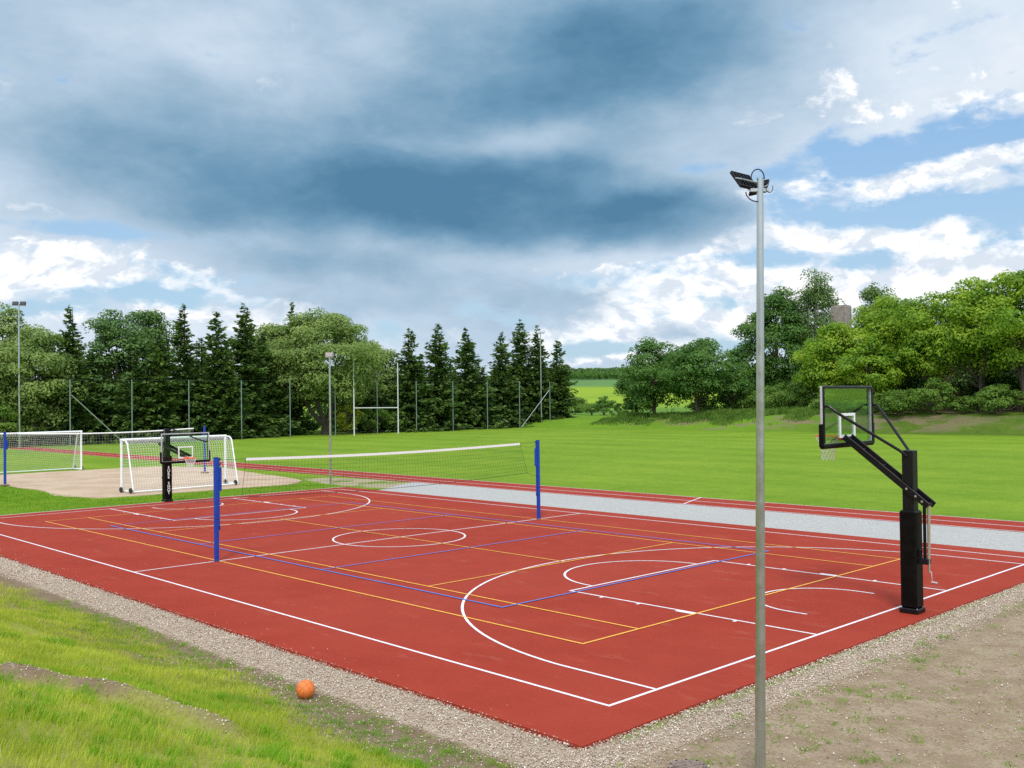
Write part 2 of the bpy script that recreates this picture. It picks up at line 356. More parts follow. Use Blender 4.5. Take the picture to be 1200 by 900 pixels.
    rough = k.mix(k.ramp(x, -45, -20), k.mix(k.noise(P, .8, 6, .7), (.08, .18, .012), (.17, .28, .025)), k.mix(k.noise(P, .8, 6, .7), (.035, .08, .010), (.12, .18, .025)))  # bank grass; right-hand part coloured darker for the shade under the trees
    g2 = k.mix(k.ramp(k.add(y, k.mul(n_m, 1.0)), 77.5, 78.3), g2, rough)
    soil = k.mix(k.mul(k.ramp(y, 60, 70), .75), soil, (.13, .095, .055)); dk = k.mul(k.ramp(k.add(y, k.mul(w, .15)), -9.62, -9.8), k.ramp(x, 15.6, 15.2)); soil = k.mix(k.mul(dk, .55), soil, (.13, .085, .055)); c = k.mix(bare, g2, soil); c = k.mix(far, c, h1)
    hgt = k.add(k.mul(n_f, 1.), k.mul(n_g, .5), k.mul(peb, .6))
    return c, hgt, (.55, .03)
GM = surf('ground', ground_fn)
gme = np_mesh('ground', np.stack([X, Y, Z], -1).reshape(-1, 3), F)
dr = ridge_d(X, Y); bare = np.exp(-((dr-.04)/.17)**4)*(.15+1.*vnoise(X, Y, .22, 9))*(.4+.6*sm(.3, .55, vnoise(X, Y, .6, 10))); bare = np.clip(bare*1.3, 0, 1)
at = gme.attributes.new('bare', 'FLOAT', 'POINT'); at.data.foreach_set('value', bare.ravel().astype(np.float32))
ground = link_mesh('ground', gme, GM, None, True); tag(ground, kind='structure')
# ------------------------------------------------------------------ courts and tracks
def red_fn(k, P, bs):
    n1 = k.noise(P, 1.1, 5, .6); n2 = k.noise(P, 170, 2, .6); n3 = k.noise(P, .18, 3, .5); n4 = k.noise(P, 9, 5, .7)
    c = k.mix(k.ramp(n1, .3, .7), (.285, .032, .018), (.335, .041, .023))
    c = k.mix(k.mul(k.ramp(n3, .35, .65), .35), c, (.375, .064, .040))
    c = k.mix(k.mul(k.ramp(n2, .42, .62), .5), c, (.19, .026, .016)); c = k.mix(k.mul(k.ramp(n2, .42, .30), .5), c, (.46, .11, .075))
    c = k.mix(k.mul(k.ramp(k.noise(P, 55, 4, .8), .50, .64), .38), c, (.20, .024, .014)); c = k.mix(k.mul(k.ramp(k.noise(P, 24, 3, .8), .46, .32), .22), c, (.43, .085, .055))
    c = k.mix(k.mul(k.ramp(n4, .60, .74), .16), c, (.42, .20, .14))
    x, y, z = k.xyz(P); seam = k.m('ABSOLUTE', k.m('SUBTRACT', k.m('FRACT', k.m('DIVIDE', k.add(y, 40.), 1.46)), .5)); c = k.mix(k.mul(k.ramp(seam, .488, .4985), .10), c, (.16, .03, .02))
    dust = k.noise(k.vscale(P, (.5, 1.4, 1)), 1.7, 7, .72); c = k.mix(k.mul(k.ramp(dust, .56, .72), .16), c, (.45, .26, .19))
    bs.inputs['Roughness'].default_value = .8
    return c, n2, (.35, .004)
RED = surf('red_rubber', red_fn, .8)
def gravel_fn(k, P, bs):
    v = k.n('ShaderNodeTexVoronoi'); k.put(v.inputs['Vector'], P); v.inputs['Scale'].default_value = 38
    n = k.noise(P, .35, 5, .65); n2 = k.noise(P, 9, 5, .75)
    g_ = k.m('MULTIPLY', k.xyz(v.outputs['Color'])[0], 1.); c = k.mix(g_, (.27, .27, .26), (.50, .50, .48)); c = k.mix(k.mul(k.ramp(n, .35, .65), .5), c, (.36, .365, .36))
    c = k.mix(k.mul(k.ramp(n2, .55, .7), .3), c, (.30, .29, .27))
    return c, v.outputs['Distance'], (.6, .015)
GRAV = surf('grey_gravel', gravel_fn)
def pale_gravel_fn(k, P, bs):
    v = k.n('ShaderNodeTexVoronoi'); k.put(v.inputs['Vector'], P); v.inputs['Scale'].default_value = 45
    n = k.noise(P, 3, 5, .65)
    c = k.mix(v.outputs['Color'], (.30, .22, .16), (.50, .41, .33)); c = k.mix(k.mul(k.ramp(n, .4, .65), .5), c, (.42, .32, .22))
    return c, v.outputs['Distance'], (.8, .02)
PGR = surf('pale_gravel', pale_gravel_fn)
def sand_fn(k, P, bs):
    n = k.noise(P, .5, 6, .65); n2 = k.noise(P, 7, 5, .7)
    c = k.mix(k.ramp(n, .35, .65), (.41, .305, .215), (.50, .385, .285)); c = k.mix(k.mul(k.ramp(n2, .55, .7), .4), c, (.40, .28, .18))
    return c, n2, (.6, .05)
SAND = surf('sand', sand_fn)
CONC = mat('concrete_kerb', (.42, .39, .34), .9, var=.2, vscale=3, bump=.4)
def slab(name, outline, top, thick, m, kind='structure'):
    n = len(outline); b = MB(); vs = [(x, y, top) for x, y in outline]+[(x, y, top-thick) for x, y in outline]
    b.mesh(vs, [tuple(range(n))]+[(i, i+n, (i+1) % n+n, (i+1) % n) for i in range(n)])
    o = b.build(name, m); return tag(o, kind=kind)
x0, x1, y0, y1 = -15.0, 14.93, -8.85, 8.38
edge = []
def jit(a, b, n, amp): return [(a[0]+(b[0]-a[0])*i/n+random.uniform(-amp, amp), a[1]+(b[1]-a[1])*i/n+random.uniform(-amp, amp)) for i in range(n)]
edge = jit((x0, y0), (x1, y0), 160, .012)+jit((x1, y0), (x1, y1), 90, .012)+[(x1, y1), (x0, y1)]
slab('court', edge, 0, .06, RED)
slab('running_track', [(-76, 12.13), (62, 12.13), (62, 14.5), (-76, 14.5)], -.012, .06, RED)
slab('gravel_path', jit((-12.6, 8.40), (62, 8.40), 200, .02)+[(62, 12.11)]+jit((62, 12.11), (-14.8, 12.11), 120, .02)+[(-14.8, 12.0)], -.016, .05, GRAV)
slab('kerb', [(-15.12, -8.85), (-15.01, -8.85), (-15.01, 8.40), (-15.12, 8.40)], .004, .08, CONC)
random.seed(3)
def wob(pts, n, amp):
    out = []
    for i in range(len(pts)):
        a, b = pts[i], pts[(i+1) % len(pts)]; L = math.dist(a, b); out += jit(a, b, max(1, int(L*n)), amp)
    return out
slab('sand_pit', wob([(-19.2, -1.0), (-18.7, 1.5), (-18.8, 5), (-18.5, 7.6), (-20, 9.4), (-26, 10.4), (-33, 11.5), (-37.2, 9.6), (-37.8, 3), (-37.6, -1.3), (-30, -1.6), (-24.5, -1.2), (-21.8, -1.9)], 1.2, .12), -.022, .04, SAND)
# gravel strips on the open sides of the court
# ------------------------------------------------------------------ painted lines
WHITE = mat('line_white', (.74, .72, .76), .7, var=.16, vscale=18); YEL = mat('line_yellow', (.80, .40, .055), .7, var=.16, vscale=18); BLU = mat('line_blue', (.05, .18, .58), .7, var=.16, vscale=18)
class Lines:
    def __init__(s, base, w): s.b = MB(); s.z = base; s.w = w
    def seg(s, a, b, lvl=0, w=None):
        w = (w or s.w)/2; a, b = Vector((*a, 0)), Vector((*b, 0)); d = (b-a).normalized(); p = Vector((-d.y, d.x, 0))*w; z = Vector((0, 0, s.z+lvl*.0012))
        s.b.mesh([a-p+z, b-p+z, b+p+z, a+p+z], [(0, 1, 2, 3)]); return s
    def poly(s, pts, lvl=0, closed=False, w=None):
        w = (w or s.w)/2; n = len(pts); z = s.z+lvl*.0012; L = []; Rr = []
        for i in range(n):
            p = Vector(pts[i]); a = Vector(pts[i-1]) if (i > 0 or closed) else None; c = Vector(pts[(i+1) % n]) if (i < n-1 or closed) else None
            d1 = (p-a).normalized() if a is not None else None; d2 = (c-p).normalized() if c is not None else None
            d1 = d1 or d2; d2 = d2 or d1; n1 = Vector((-d1.y, d1.x)); n2 = Vector((-d2.y, d2.x)); m = (n1+n2).normalized(); m = m*(w/max(.3, m.dot(n1)))
            L.append((*(p+m), z)); Rr.append((*(p-m), z))
        k = n if closed else n-1
        s.b.mesh(L+Rr, [(i+n, (i+1) % n+n, (i+1) % n, i) for i in range(k)]); return s
    def rect(s, xa, ya, xb, yb, lvl=0): return s.poly([(xa, ya), (xb, ya), (xb, yb), (xa, yb)], lvl, True)
def arc(cx, cy, r, a0, a1, n=48): return [(cx+r*math.cos(R_(a0+(a1-a0)*i/n)), cy+r*math.sin(R_(a0+(a1-a0)*i/n))) for i in range(n+1)]
A_, B_, FT, LN, TP = 14.2, 7.56, 8.815, 2.47, 6.61
L = Lines(.003, .05)
L.rect(-A_, -B_, A_, B_, 0).seg((0, -B_+.026), (0, B_-.026), 1).poly(arc(0, 0, 1.84, 0, 360)[:-1], 2, True)
for s in (-1, 1):
    L.poly([(s*(A_-.026), -LN), (s*FT, -LN), (s*FT, LN), (s*(A_-.026), LN)], 1)
    hx = 12.80; RR = 6.62; th = math.degrees(math.asin(TP/RR))
    pts = [(s*(A_-.026), -TP)]+[(s*(hx-RR*math.cos(R_(a))), RR*math.sin(R_(a))) for a in np.linspace(-th, th, 64)]+[(s*(A_-.026), TP)]
    L.poly(pts, 2)
    L.poly([(s*(FT-1.80*math.cos(R_(a))), 1.80*math.sin(R_(a))) for a in np.linspace(-89, 89, 40)], 3)
    hx += .20; L.poly([(s*(hx+.32), -1.25)]+[(s*(hx-1.25*math.cos(R_(a))), 1.25*math.sin(R_(a))) for a in np.linspace(-90, 90, 30)]+[(s*(hx+.32), 1.25)], 3)
    for sy in (-1, 1):
        for dx, ln in ((9.70, .06), (10.60, .06), (11.68, .42), (12.70, .06)):
            L.seg((s*(dx-ln/2), sy*(LN+.07)), (s*(dx+ln/2), sy*(LN+.07)), 2, .10)
tag(L.b.build('white_court_lines', WHITE), kind='structure')
L = Lines(.0090, .045)
L.rect(-11.885, -5.485, 11.885, 5.485, 0).seg((-11.86, -4.115), (11.86, -4.115), 1).seg((-11.86, 4.115), (11.86, 4.115), 1)
for s in (-1, 1): L.seg((s*6.37, -4.09), (s*6.37, 4.09), 1)
L.seg((-6.37, 0), (6.37, 0), 2)
tag(L.b.build('yellow_court_lines', YEL), kind='structure')
L = Lines(.0140, .045); L.rect(-9, -4.5, 9, 4.5, 0)
for s in (-1, 1): L.seg((s*3, -4.47), (s*3, 4.47), 1)
tag(L.b.build('blue_court_lines', BLU), kind='structure')
L = Lines(-.008, .05)
for yy in (12.2, 13.27, 14.42): L.seg((-76, yy), (62, yy), 0)
L.seg((.78, 11.95+.2), (-.12, 14.5), 1)
tag(L.b.build('track_lines', WHITE), kind='structure')
# ------------------------------------------------------------------ metals and plastics
GALV = mat('galvanised_steel', (.48, .52, .52), .27, .9, var=.05, vscale=6)
BLACKP = mat('black_powder_coat', (.006, .006, .008), .38, .0, var=.2, vscale=20, spec=.25)
BLACKPAD = mat('black_vinyl_pad', (.004, .004, .004), .42, var=.3, vscale=5, bump=.5, bscale=9, spec=.10)
BLUEP = mat('blue_paint', (.002, .045, .36), .38, var=.10, vscale=12)
DKBLUE = mat('dark_blue_fitting', (.008, .03, .14), .5)
WHITEP = mat('white_aluminium', (.78, .80, .82), .38, var=.06, vscale=6)
WHITENET = mat('white_netting', (.72, .73, .72), .8)
BLACKNET = mat('black_netting', (.02, .022, .02), .8)
TAPE = mat('white_tape', (.80, .81, .82), .75)
RUBBER = mat('black_rubber', (.02, .02, .02), .8)
RIM = mat('orange_rim', (.75, .09, .02), .42)
CHROME = mat('bright_steel', (.65, .65, .64), .25, .9)
GREYP = mat('grey_paint', (.42, .45, .48), .5, var=.1)
def glassm():
    m = bpy.data.materials.new('backboard_glass'); m.use_nodes = True; k = NT(m.node_tree)
    tr = k.n('ShaderNodeBsdfTransparent'); tr.inputs[0].default_value = (.86, .92, .88, 1)
    gl = k.n('ShaderNodeBsdfGlossy'); gl.inputs[0].default_value = (.9, 1, .95, 1); gl.inputs['Roughness'].default_value = .02
    lw = k.n('ShaderNodeFresnel'); lw.inputs[0].default_value = 1.45; mx = k.n('ShaderNodeMixShader')
    k.put(mx.inputs[0], k.mul(lw.outputs[0], .6)); k.t.links.new(tr.outputs[0], mx.inputs[1]); k.t.links.new(gl.outputs[0], mx.inputs[2])
    o = k.n('ShaderNodeOutputMaterial'); k.t.links.new(mx.outputs[0], o.inputs[0]); MATS['glass'] = m; return m
GLASS = glassm()
def text_mesh(name, body, size, m, parent, loc, rot, ext=.003, spacing=1., line=1.0):
    cu_ = bpy.data.curves.new(name, 'FONT'); cu_.body = body; cu_.size = size; cu_.extrude = ext; cu_.align_x = 'CENTER'; cu_.align_y = 'CENTER'; cu_.space_line = line; cu_.offset = size*.02
    t = bpy.data.objects.new(name+'_tmp', cu_); COL.objects.link(t); bpy.context.view_layer.update()
    me = bpy.data.meshes.new_from_object(t); bpy.data.objects.remove(t)
    o = link_mesh(name, me, m, parent); o.location = loc; o.rotation_euler = rot; return o
# ------------------------------------------------------------------ basketball hoops (local +X points on to the court)
def hoop(name, loc, rz, bx, bz, by, label, dark_frame, lettered):
    t = empty(name, loc, rz, label, 'basketball hoop')
    MB().box((0, 0, .045), (.33, .33, .09), bev=.014).build('base_plate', BLACKP, t)
    for sx in (-1, 1):
        for sy in (-1, 1): MB().lathe([(.010, .09), (.010, .10), (.006, .104)], 6, (sx*.152, sy*.152, 0)).build('bolt', CHROME, t)
    MB().box((0, 0, .07+2.77/2), (.20, .20, 2.77), bev=.012).build('pole', BLACKP, t)
    pad = MB().box((0, 0, .09+.85), (.295, .295, 1.70), bev=.03).build('pole_pad', BLACKPAD, t)
    if lettered:
        for w_, z_ in (('S\nU\nR\nE', 1.14), ('S\nH\nO\nT', .53)): text_mesh('lettering', w_, .155, mat('white_print', (.8, .8, .8), .6), pad, (.149, .0, z_), (math.pi/2, 0, math.pi/2), .001, line=.80)
    PZ = 2.17
    dirv = Vector((bx-.02, 0, bz+.15-PZ)); dl = dirv.length; dn = dirv.normalized(); perp = Vector((-dn.z, 0, dn.x))
    arm = MB(); a0 = Vector((0, 0, PZ))-dn*.46; a1 = Vector((0, 0, PZ))+dn*dl
    for sy in (-.13, .13):
        y = Vector((0, sy, 0)); arm.beam(a0+y, a1+y, .03, .11, up=(0, 0, 1), bev=.004)
    for f_ in (.02, .30, .56, .80, .98):
        c = a0.lerp(a1, f_)
        if abs(c.x) > .13: arm.beam(c+Vector((0, -.115, 0)), c+Vector((0, .115, 0)), .045, .05, bev=.004)
    arm = arm.build('arm', BLACKP, t)
    for q in (a0+dn*.12, a0+dn*.26, a0+dn*.46):
        for sy in (-.15, .15): MB().box(q+Vector((0, sy, 0)), (.035, .012, .035), bev=.004).build('pivot_bolt', CHROME, arm)
    W, Hh = 1.90, 1.08
    fb = MB()                                            # board frame
    fx = bx; zc = bz+Hh/2
    fb.box((fx, by, bz+.02), (.045, W, .04), bev=.004).box((fx, by, bz+Hh-.02), (.045, W, .04), bev=.004)
    for sy in (-1, 1): fb.box((fx, by+sy*(W/2-.02), zc), (.045, .04, Hh-.08), bev=.004)
    board = empty('backboard', (0, 0, 0)); board.parent = t
    fb.build('frame', GREYP, board)
    # dark rear channel of the frame
    rf = MB(); rx = fx-.034
    rf.box((rx, by, bz+.02), (.022, W-.01, .045)).box((rx, by, bz+Hh-.025), (.022, W-.01, .045))
    for sy in (-1, 1): rf.box((rx, by+sy*(W/2-.03), zc), (.022, .045, Hh-.10))
    rf.build('rear_frame', BLACKP, board)
    MB().box((fx+.004, by, zc), (.010, W-.082, Hh-.082)).build('glass', GLASS, board)
    sq = MB(); sx_ = fx+.004; sw, sh, lw_ = .59, .45, .05; sb = bz+.13
    sq.box((sx_, by, sb+lw_/2), (.018, sw, lw_)).box((sx_, by, sb+sh-lw_/2), (.018, sw, lw_))
    for sy in (-1, 1): sq.box((sx_, by+sy*(sw/2-lw_/2), sb+sh/2), (.018, lw_, sh-2*lw_))
    sq.build('target_square', WHITEP, board)
    if not lettered:
        text_mesh('lettering', 'SURE SHOT', .075, BLACKP, board, (fx+.013, by+.62, bz+.12), (math.pi/2, 0, math.pi/2), .001)
    pd = MB()                                            # edge padding
    pd.box((fx, by, bz-.005), (.085, W+.02, .085), bev=.02)
    for sy in (-1, 1): pd.box((fx, by+sy*(W/2+.012), bz+.19), (.085, .062, .42), bev=.02)
    pd.build('edge_padding', BLACKPAD, board)
    # rim, bracket, net
    rz_ = bz+.155; rc = Vector((fx+.15+.228+.02, by, rz_))
    ring = [rc+Vector((.228*math.cos(a), .228*math.sin(a), 0)) for a in np.linspace(0, 2*math.pi, 41)[:-1]]
    rm = MB().tube(ring, .011, 8, closed=True)
    rm.box((fx+.075, by, rz_-.03), (.10, .20, .10), bev=.01)
    for sy in (-1, 1): rm.beam((fx+.10, by+sy*.09, rz_-.05), (fx+.26, by+sy*.17, rz_-.008), .02, .02)
    rm.box((fx+.14, by, rz_-.002), (.10, .16, .016), bev=.003)
    rim = rm.build('rim', RIM, t, True)
    nt = MB(); lv = 7; n = 12
    def np_(i, j):
        f_ = j/lv; r = .222-.115*math.sin(f_*math.pi/2*1.05)+.012*max(0, f_-.75)*4; a = 2*math.pi*(i+(.5 if j % 2 else 0))/n
        return rc+Vector((r*math.cos(a), r*math.sin(a), -.012-.44*f_))
    for i in range(n):
        for j in range(lv):
            a = np_(i, j)
            for di in ((0, -1) if j % 2 == 0 else (0, 1)): nt.tube([a, np_(i+di, j+1)], .0042, 4, False)
    nt.build('net', WHITENET, rim)
    # two bent struts from the pole head to the sides of the board
    for sy in (-1, 1):
        zz = bz+.72; p = [Vector((.02, sy*.09, 2.80)), Vector((.14, sy*.16, 2.80+(.12 if bz > 2 else .04))), Vector((bx-.30, by+sy*(W/2-.28), zz+(-.16 if bz > 2 else .08))), Vector((bx-.13, by+sy*(W/2-.06), zz+.0)), Vector((bx-.045, by+sy*(W/2-.03), zz))]
        if bz > 2: p = [Vector((.0, sy*.105, 2.74)), Vector((.10, sy*.17, 2.84)), Vector((bx-.30, by+sy*(W/2-.14), zz-.16)), Vector((bx-.12, by+sy*(W/2-.04), zz)), Vector((bx-.045, by+sy*(W/2-.03), zz))]
        MB().tube(p, .026, 8).build('strut', BLACKP, t, True)
    # crank actuator at the back of the pole
    e = a0+dn*.05
    MB().box((-.20, 0, .92), (.24, .15, .10), bev=.01).build('crank_bracket', BLACKP, t)
    MB().tube([(e.x+.10, -.05, e.z+.06), (-.22, -.05, .93)], .028, 10).build('guide_rod', BLACKP, t, True)
    MB().tube([(e.x, .0, e.z), (-.31, .0, .96)], .026, 12).build('screw_jack', CHROME, t, True)
    hd = MB().tube([(-.31, 0, .95), (-.31, 0, .74)], .020, 8).tube([(-.31, 0, .76), (-.36, .02, .74), (-.37, .03, .58)], .009, 6).tube([(-.36, .03, .575), (-.47, .04, .57)], .017, 8)
    hd.build('crank_handle', CHROME, t, True)
    MB().box((-.165, .02, 1.06), (.05, .09, .12), bev=.01).build('latch', BLACKP, t)
    return t
hoop('basketball_hoop', (14.56, .15, 0), math.pi, 1.18, 2.91, -.05, 'raised black crank hoop with glass backboard on the near right baseline', True, False)
hoop('basketball_hoop', (-15.12, .15, 0), 0, 1.97, 1.64, -.17, 'lowered black crank hoop with white lettered pole pad at the far left baseline', False, True)
# ------------------------------------------------------------------ volleyball net on blue posts
def net_strands(P, nu, nv, r, mb):
    """P(u,v) -> point; draws nu+1 vertical, nv+1 horizontal strands"""
    for i in range(nu+1): mb.tube([P(i/nu, j/4) for j in range(5)], r, 3, False)
    for j in range(nv+1): mb.tube([P(i/24, j/nv) for i in range(25)], r, 3, False)
def volley_post(loc, rz, label, cat_h=2.50):
    t = empty('volleyball_post', loc, rz, label, 'post', 'blue posts of the court volleyball net')
    MB().box((0, 0, cat_h/2), (.10, .10, cat_h), bev=.015).build('pole', BLUEP, t)
    MB().box((0, 0, cat_h+.008), (.104, .104, .016), bev=.004).build('cap', DKBLUE, t)
    MB().box((.066, 0, 1.60), (.03, .045, 1.70)).build('rail', BLUEP, t)
    w = MB().box((.105, 0, 1.98), (.07, .07, .58), bev=.018).build('winch_box', BLUEP, t)
    MB().tube([(.14, 0, 2.36), (.14, .05, 2.36), (.14, .10, 2.28)], .010, 6).build('winch_handle', DKBLUE, w)
    MB().lathe([(.03, -.012), (.036, 0), (.03, .012)], 16, (.095, 0, 2.46), Matrix.Rotation(math.pi/2, 3, 'X')).build('pulley', DKBLUE, t)
    MB().lathe([(.075, 0), (.075, .02), (.06, .03)], 16, (0, 0, .0)).build('floor_collar', DKBLUE, t)
    MB().box((0, 0, 1.02), (.112, .112, .02), bev=.003).build('height_clamp', DKBLUE, t)
    MB().box((.078, 0, .80), (.035, .055, .12), bev=.01).build('hook_bracket', DKBLUE, t)
volley_post((0, -5.52, 0), math.pi/2, 'near left blue volleyball post standing in front of the yellow lines')
volley_post((0, 5.55, 0), -math.pi/2, 'far right blue volleyball post standing near the grey gravel strip')
t = empty('volleyball_net', (0, 0, 0), 0, 'black volleyball net with white top tape between two blue posts', 'volleyball net')
def VN(u, v):
    y = -4.72+9.47*u; top = 2.45-.06*math.sin(math.pi*u); z = top-.03-(.92+.05*math.sin(math.pi*u))*v
    yy = y+(v*.30*(u*2-1) if u > .5 else v*.14*(u*2-1)); return Vector((.10*v*math.sin(math.pi*u)*0+.03*v, yy, z))
mb = MB(); net_strands(VN, 95, 9, .0022, mb); mb.build('mesh', BLACKNET, t)
mb = MB()
for i in range(24):
    a, b = VN(i/24, 0), VN((i+1)/24, 0); mb.mesh([(-.006, a.y, a.z-.03), (-.006, a.y, a.z+.035), (-.006, b.y, b.z+.035), (-.006, b.y, b.z-.03), (.006, a.y, a.z-.03), (.006, a.y, a.z+.035), (.006, b.y, b.z+.035), (.006, b.y, b.z-.03)],
        [(0, 3, 2, 1), (4, 5, 6, 7), (1, 2, 6, 5), (0, 4, 7, 3)])
mb.build('top_tape', TAPE, t)
mb = MB().tube([VN(i/24, 1) for i in range(25)], .006, 5)
for u in (0, 1): mb.tube([VN(u, j/6) for j in range(7)], .005, 5)
mb.build('edge_cord', BLACKNET, t)
for u, py_ in ((0, -5.46), (1, 5.48)):
    a, b = VN(u, 0), VN(u, 1)
    MB().tube([a+Vector((0, 0, .02)), a.lerp(Vector((0, py_, 2.46)), .5)+Vector((0, 0, -.01)), (0, py_, 2.46)], .004, 4).build('tie_cord', BLACKNET, t)
    MB().tube([a+Vector((0, 0, -.02)), a.lerp(Vector((0, py_, 2.2)), .5)+Vector((0, 0, -.03)), (0, py_*.995, 2.36)], .003, 4).build('tie_cord', BLACKNET, t)
    MB().tube([b, b.lerp(Vector((0, py_, 1.38)), .5)+Vector((0, 0, -.05)), (0, py_, 1.40)], .004, 4).build('tie_cord', BLACKNET, t)
# ------------------------------------------------------------------ sand court posts and net
def beach_post(loc, rz, label):
    t = empty('beach_volleyball_post', loc, rz, label, 'post', 'blue posts of the sand court')
    MB().tube([(0, 0, -.05), (0, 0, 2.56)], .062, 14).build('pole', BLUEP, t, True)
    MB().lathe([(.066, 0), (.066, .02), (.05, .03)], 14, (0, 0, 2.56)).build('cap', DKBLUE, t)
    MB().box((.09, 0, 1.95), (.07, .08, .45), bev=.015).build('winch_box', BLUEP, t)
    MB().box((0, 0, .03), (.34, .34, .08), bev=.02).build('footing', mat('old_wood', (.25, .17, .11), .9, var=.2), t)
beach_post((-29.0, -1.6, 0), math.pi/2, 'blue post at the left edge of the sand court')
beach_post((-29.0, 8.65, 0), -math.pi/2, 'blue post at the far side of the sand court behind the goal')
t = empty('beach_volleyball_net', (-29, 0, 0), 0, 'thin pale net with white top tape strung over the sand', 'volleyball net')
def BN(u, v): return Vector((0, -1.0+9.0*u, 2.46-.10*math.sin(math.pi*u)-.95*v))
mb = MB(); net_strands(BN, 60, 7, .0030, mb); mb.build('mesh', mat('grey_netting', (.25, .26, .25), .8), t)
mb = MB().tube([BN(i/24, 0) for i in range(25)], .040, 6); mb.build('top_tape', TAPE, t)
MB().tube([(0, -1.55, 2.48), BN(0, 0)], .006, 5).build('tie_cord', BLACKNET, t); MB().tube([(0, 8.6, 2.5), BN(1, 0)], .006, 5).build('tie_cord', BLACKNET, t)
# ------------------------------------------------------------------ football goals (local: opening towards -X, width along +Y)
def goal(loc, rz, W, Ht, td, bd, label):
    t = empty('football_goal', loc, rz, label, 'football goal', 'white football goals on wheels')
    r = .055
    MB().tube([(0, 0, .03), (0, 0, Ht)], r, 12).build('post', WHITEP, t, True); MB().tube([(0, W, .03), (0, W, Ht)], r, 12).build('post', WHITEP, t, True)
    MB().tube([(0, -.05, Ht), (0, W+.05, Ht)], r, 12).build('crossbar', WHITEP, t, True)
    for y in (0, W):
        MB().tube([(0, y, Ht-.01), (td*.7, y, Ht-.03), (td, y, Ht-.16), (bd, y, .05)], .032, 10).build('stanchion', WHITEP, t, True)
        MB().tube([(0, y, .05), (bd, y, .05)], .035, 10).build('side_bar', WHITEP, t, True)
        for xx in (.22, bd+.02):
            w = MB().lathe([(.05, -.035), (.105, -.035), (.115, -.02), (.115, .02), (.105, .035), (.05, .035)], 18, (xx, y-.14, .115), Matrix.Rotation(math.pi/2, 3, 'X')).build('wheel', RUBBER, t, True)
            MB().beam((xx, y-.14, .115), (xx, y, .10), .03, .03).build('axle', CHROME, w)
    MB().tube([(bd, 0, .05), (bd, W, .05)], .035, 10).build('ground_bar', WHITEP, t, True)
    nb = MB()
    def back(u, v):
        y = W*u
        if v < .2: q = v/.2; p = (td*q, Ht-.03-.14*q)
        else: q = (v-.2)/.8; sag = .10*math.sin(math.pi*q); p = (td+(bd-td)*q-sag*.6*math.sin(math.pi*u), Ht-.17-(Ht-.22)*q)
        return Vector((p[0]+.015, y, p[1]))
    nu, nv = int(W/.115), int((Ht+td)/.115)
    for i in range(nu+1): nb.tube([back(i/nu, j/8) for j in range(9)], .0042, 3, False)
    for j in range(nv+1): nb.tube([back(i/10, j/nv) for i in range(11)], .0042, 3, False)
    for y in (0, W):
        n = int(Ht/.115)
        for j in range(1, n):
            z = Ht*j/n; xb = td+(bd-td)*(Ht-.16-z)/(Ht-.2) if z < Ht-.16 else td*.9; nb.tube([(0, y, z), (xb, y, z)], .004, 3, False)
        for j in range(1, int(bd/.115)):
            x = .115*j; zt = Ht if x < td else .05+(Ht-.2)*(bd-x)/(bd-td); nb.tube([(x, y, .05), (x, y, zt-.02)], .004, 3, False)
    nb.build('net', WHITENET, t)
    for i in range(int(W/.14)): MB().box((.0, .1+i*.14, Ht-.085), (.05, .03, .09), bev=.006).build('net_clip', RUBBER, t)
goal((-20.85, .70, 0), R_(4.5), 5.15, 2.27, .55, 1.05, 'nearer white wheeled goal standing on the sand edge behind the left hoop')
goal((-37.3, 5.05, 0), math.pi+R_(2), 5.15, 2.27, .55, 1.2, 'farther white wheeled goal cut off by the left border beyond the sand')
# ------------------------------------------------------------------ light poles
def flood(parent, c, rot, s=1., hh=1.25):
    f = empty('floodlight', c); f.parent = parent; f.rotation_euler = rot
    b = MB().box((0, 0, 0), (.30*s, .028*s, .22*s*hh), bev=.01*s)
    b.build('housing', BLACKP, f)
    fr = MB()
    for sx in (-1, 1): fr.box((sx*.153*s, 0, 0), (.014*s, .042*s, .25*s*hh), bev=.003*s)
    for sz in (-1, 1): fr.box((0, 0, sz*.118*s*hh), (.292*s, .042*s, .014*s), bev=.003*s)
    fr.build('rim', BLACKP, f)
    fn = MB()
    for i in range(5): fn.box(((-.12+.06*i)*s, -.022*s, 0), (.006*s, .016*s, .20*s*hh))
    for i in (-1, 1): fn.box((0, -.021*s, i*.045*s), (.24*s, .012*s, .006*s))
    fn.build('cooling_fins', BLACKP, f)
    MB().box((0, .017*s, 0), (.26*s, .006*s, .18*s*hh)).build('lens', mat('lamp_lens', (.55, .56, .55), .2), f)
    br = MB().tube([(-.165*s, -.01, 0), (-.165*s, -.07*s, -.09*s), (.165*s, -.07*s, -.09*s), (.165*s, -.01, 0)], .010*s, 6)
    br.build('bracket', GALV, f)
t = empty('light_pole', (16.86, -8.37, 0), 0, 'tall galvanised light pole with black floodlights in the right foreground', 'light pole')
t.rotation_euler = (0, 0, 0)
Hp = 6.0; lean = .10
rt = Vector((math.cos(YAW), -math.sin(YAW), 0))
pp = [rt*(lean*i/12)+Vector((0, 0, -.1+(Hp+.1)*i/12)) for i in range(13)]
MB().tube(pp, [.054-.021*(i/12) for i in range(13)], 20).build('pole', GALV, t, True)
top = pp[-1]
MB().beam(top+rt*-.10+Vector((0, 0, -.12)), top+rt*.09+Vector((0, 0, -.12)), .035, .03).build('cross_arm', GALV, t)
d2 = Vector((-rt.y, rt.x, 0))
flood(t, top+rt*-.125+d2*.13+Vector((0, 0, .0)), (R_(-42), R_(5), -YAW+R_(30)), .78)
flood(t, top+rt*.03+d2*.17+Vector((0, 0, -.06)), (R_(-38), R_(-4), -YAW-R_(38)), .58)
cb = MB()
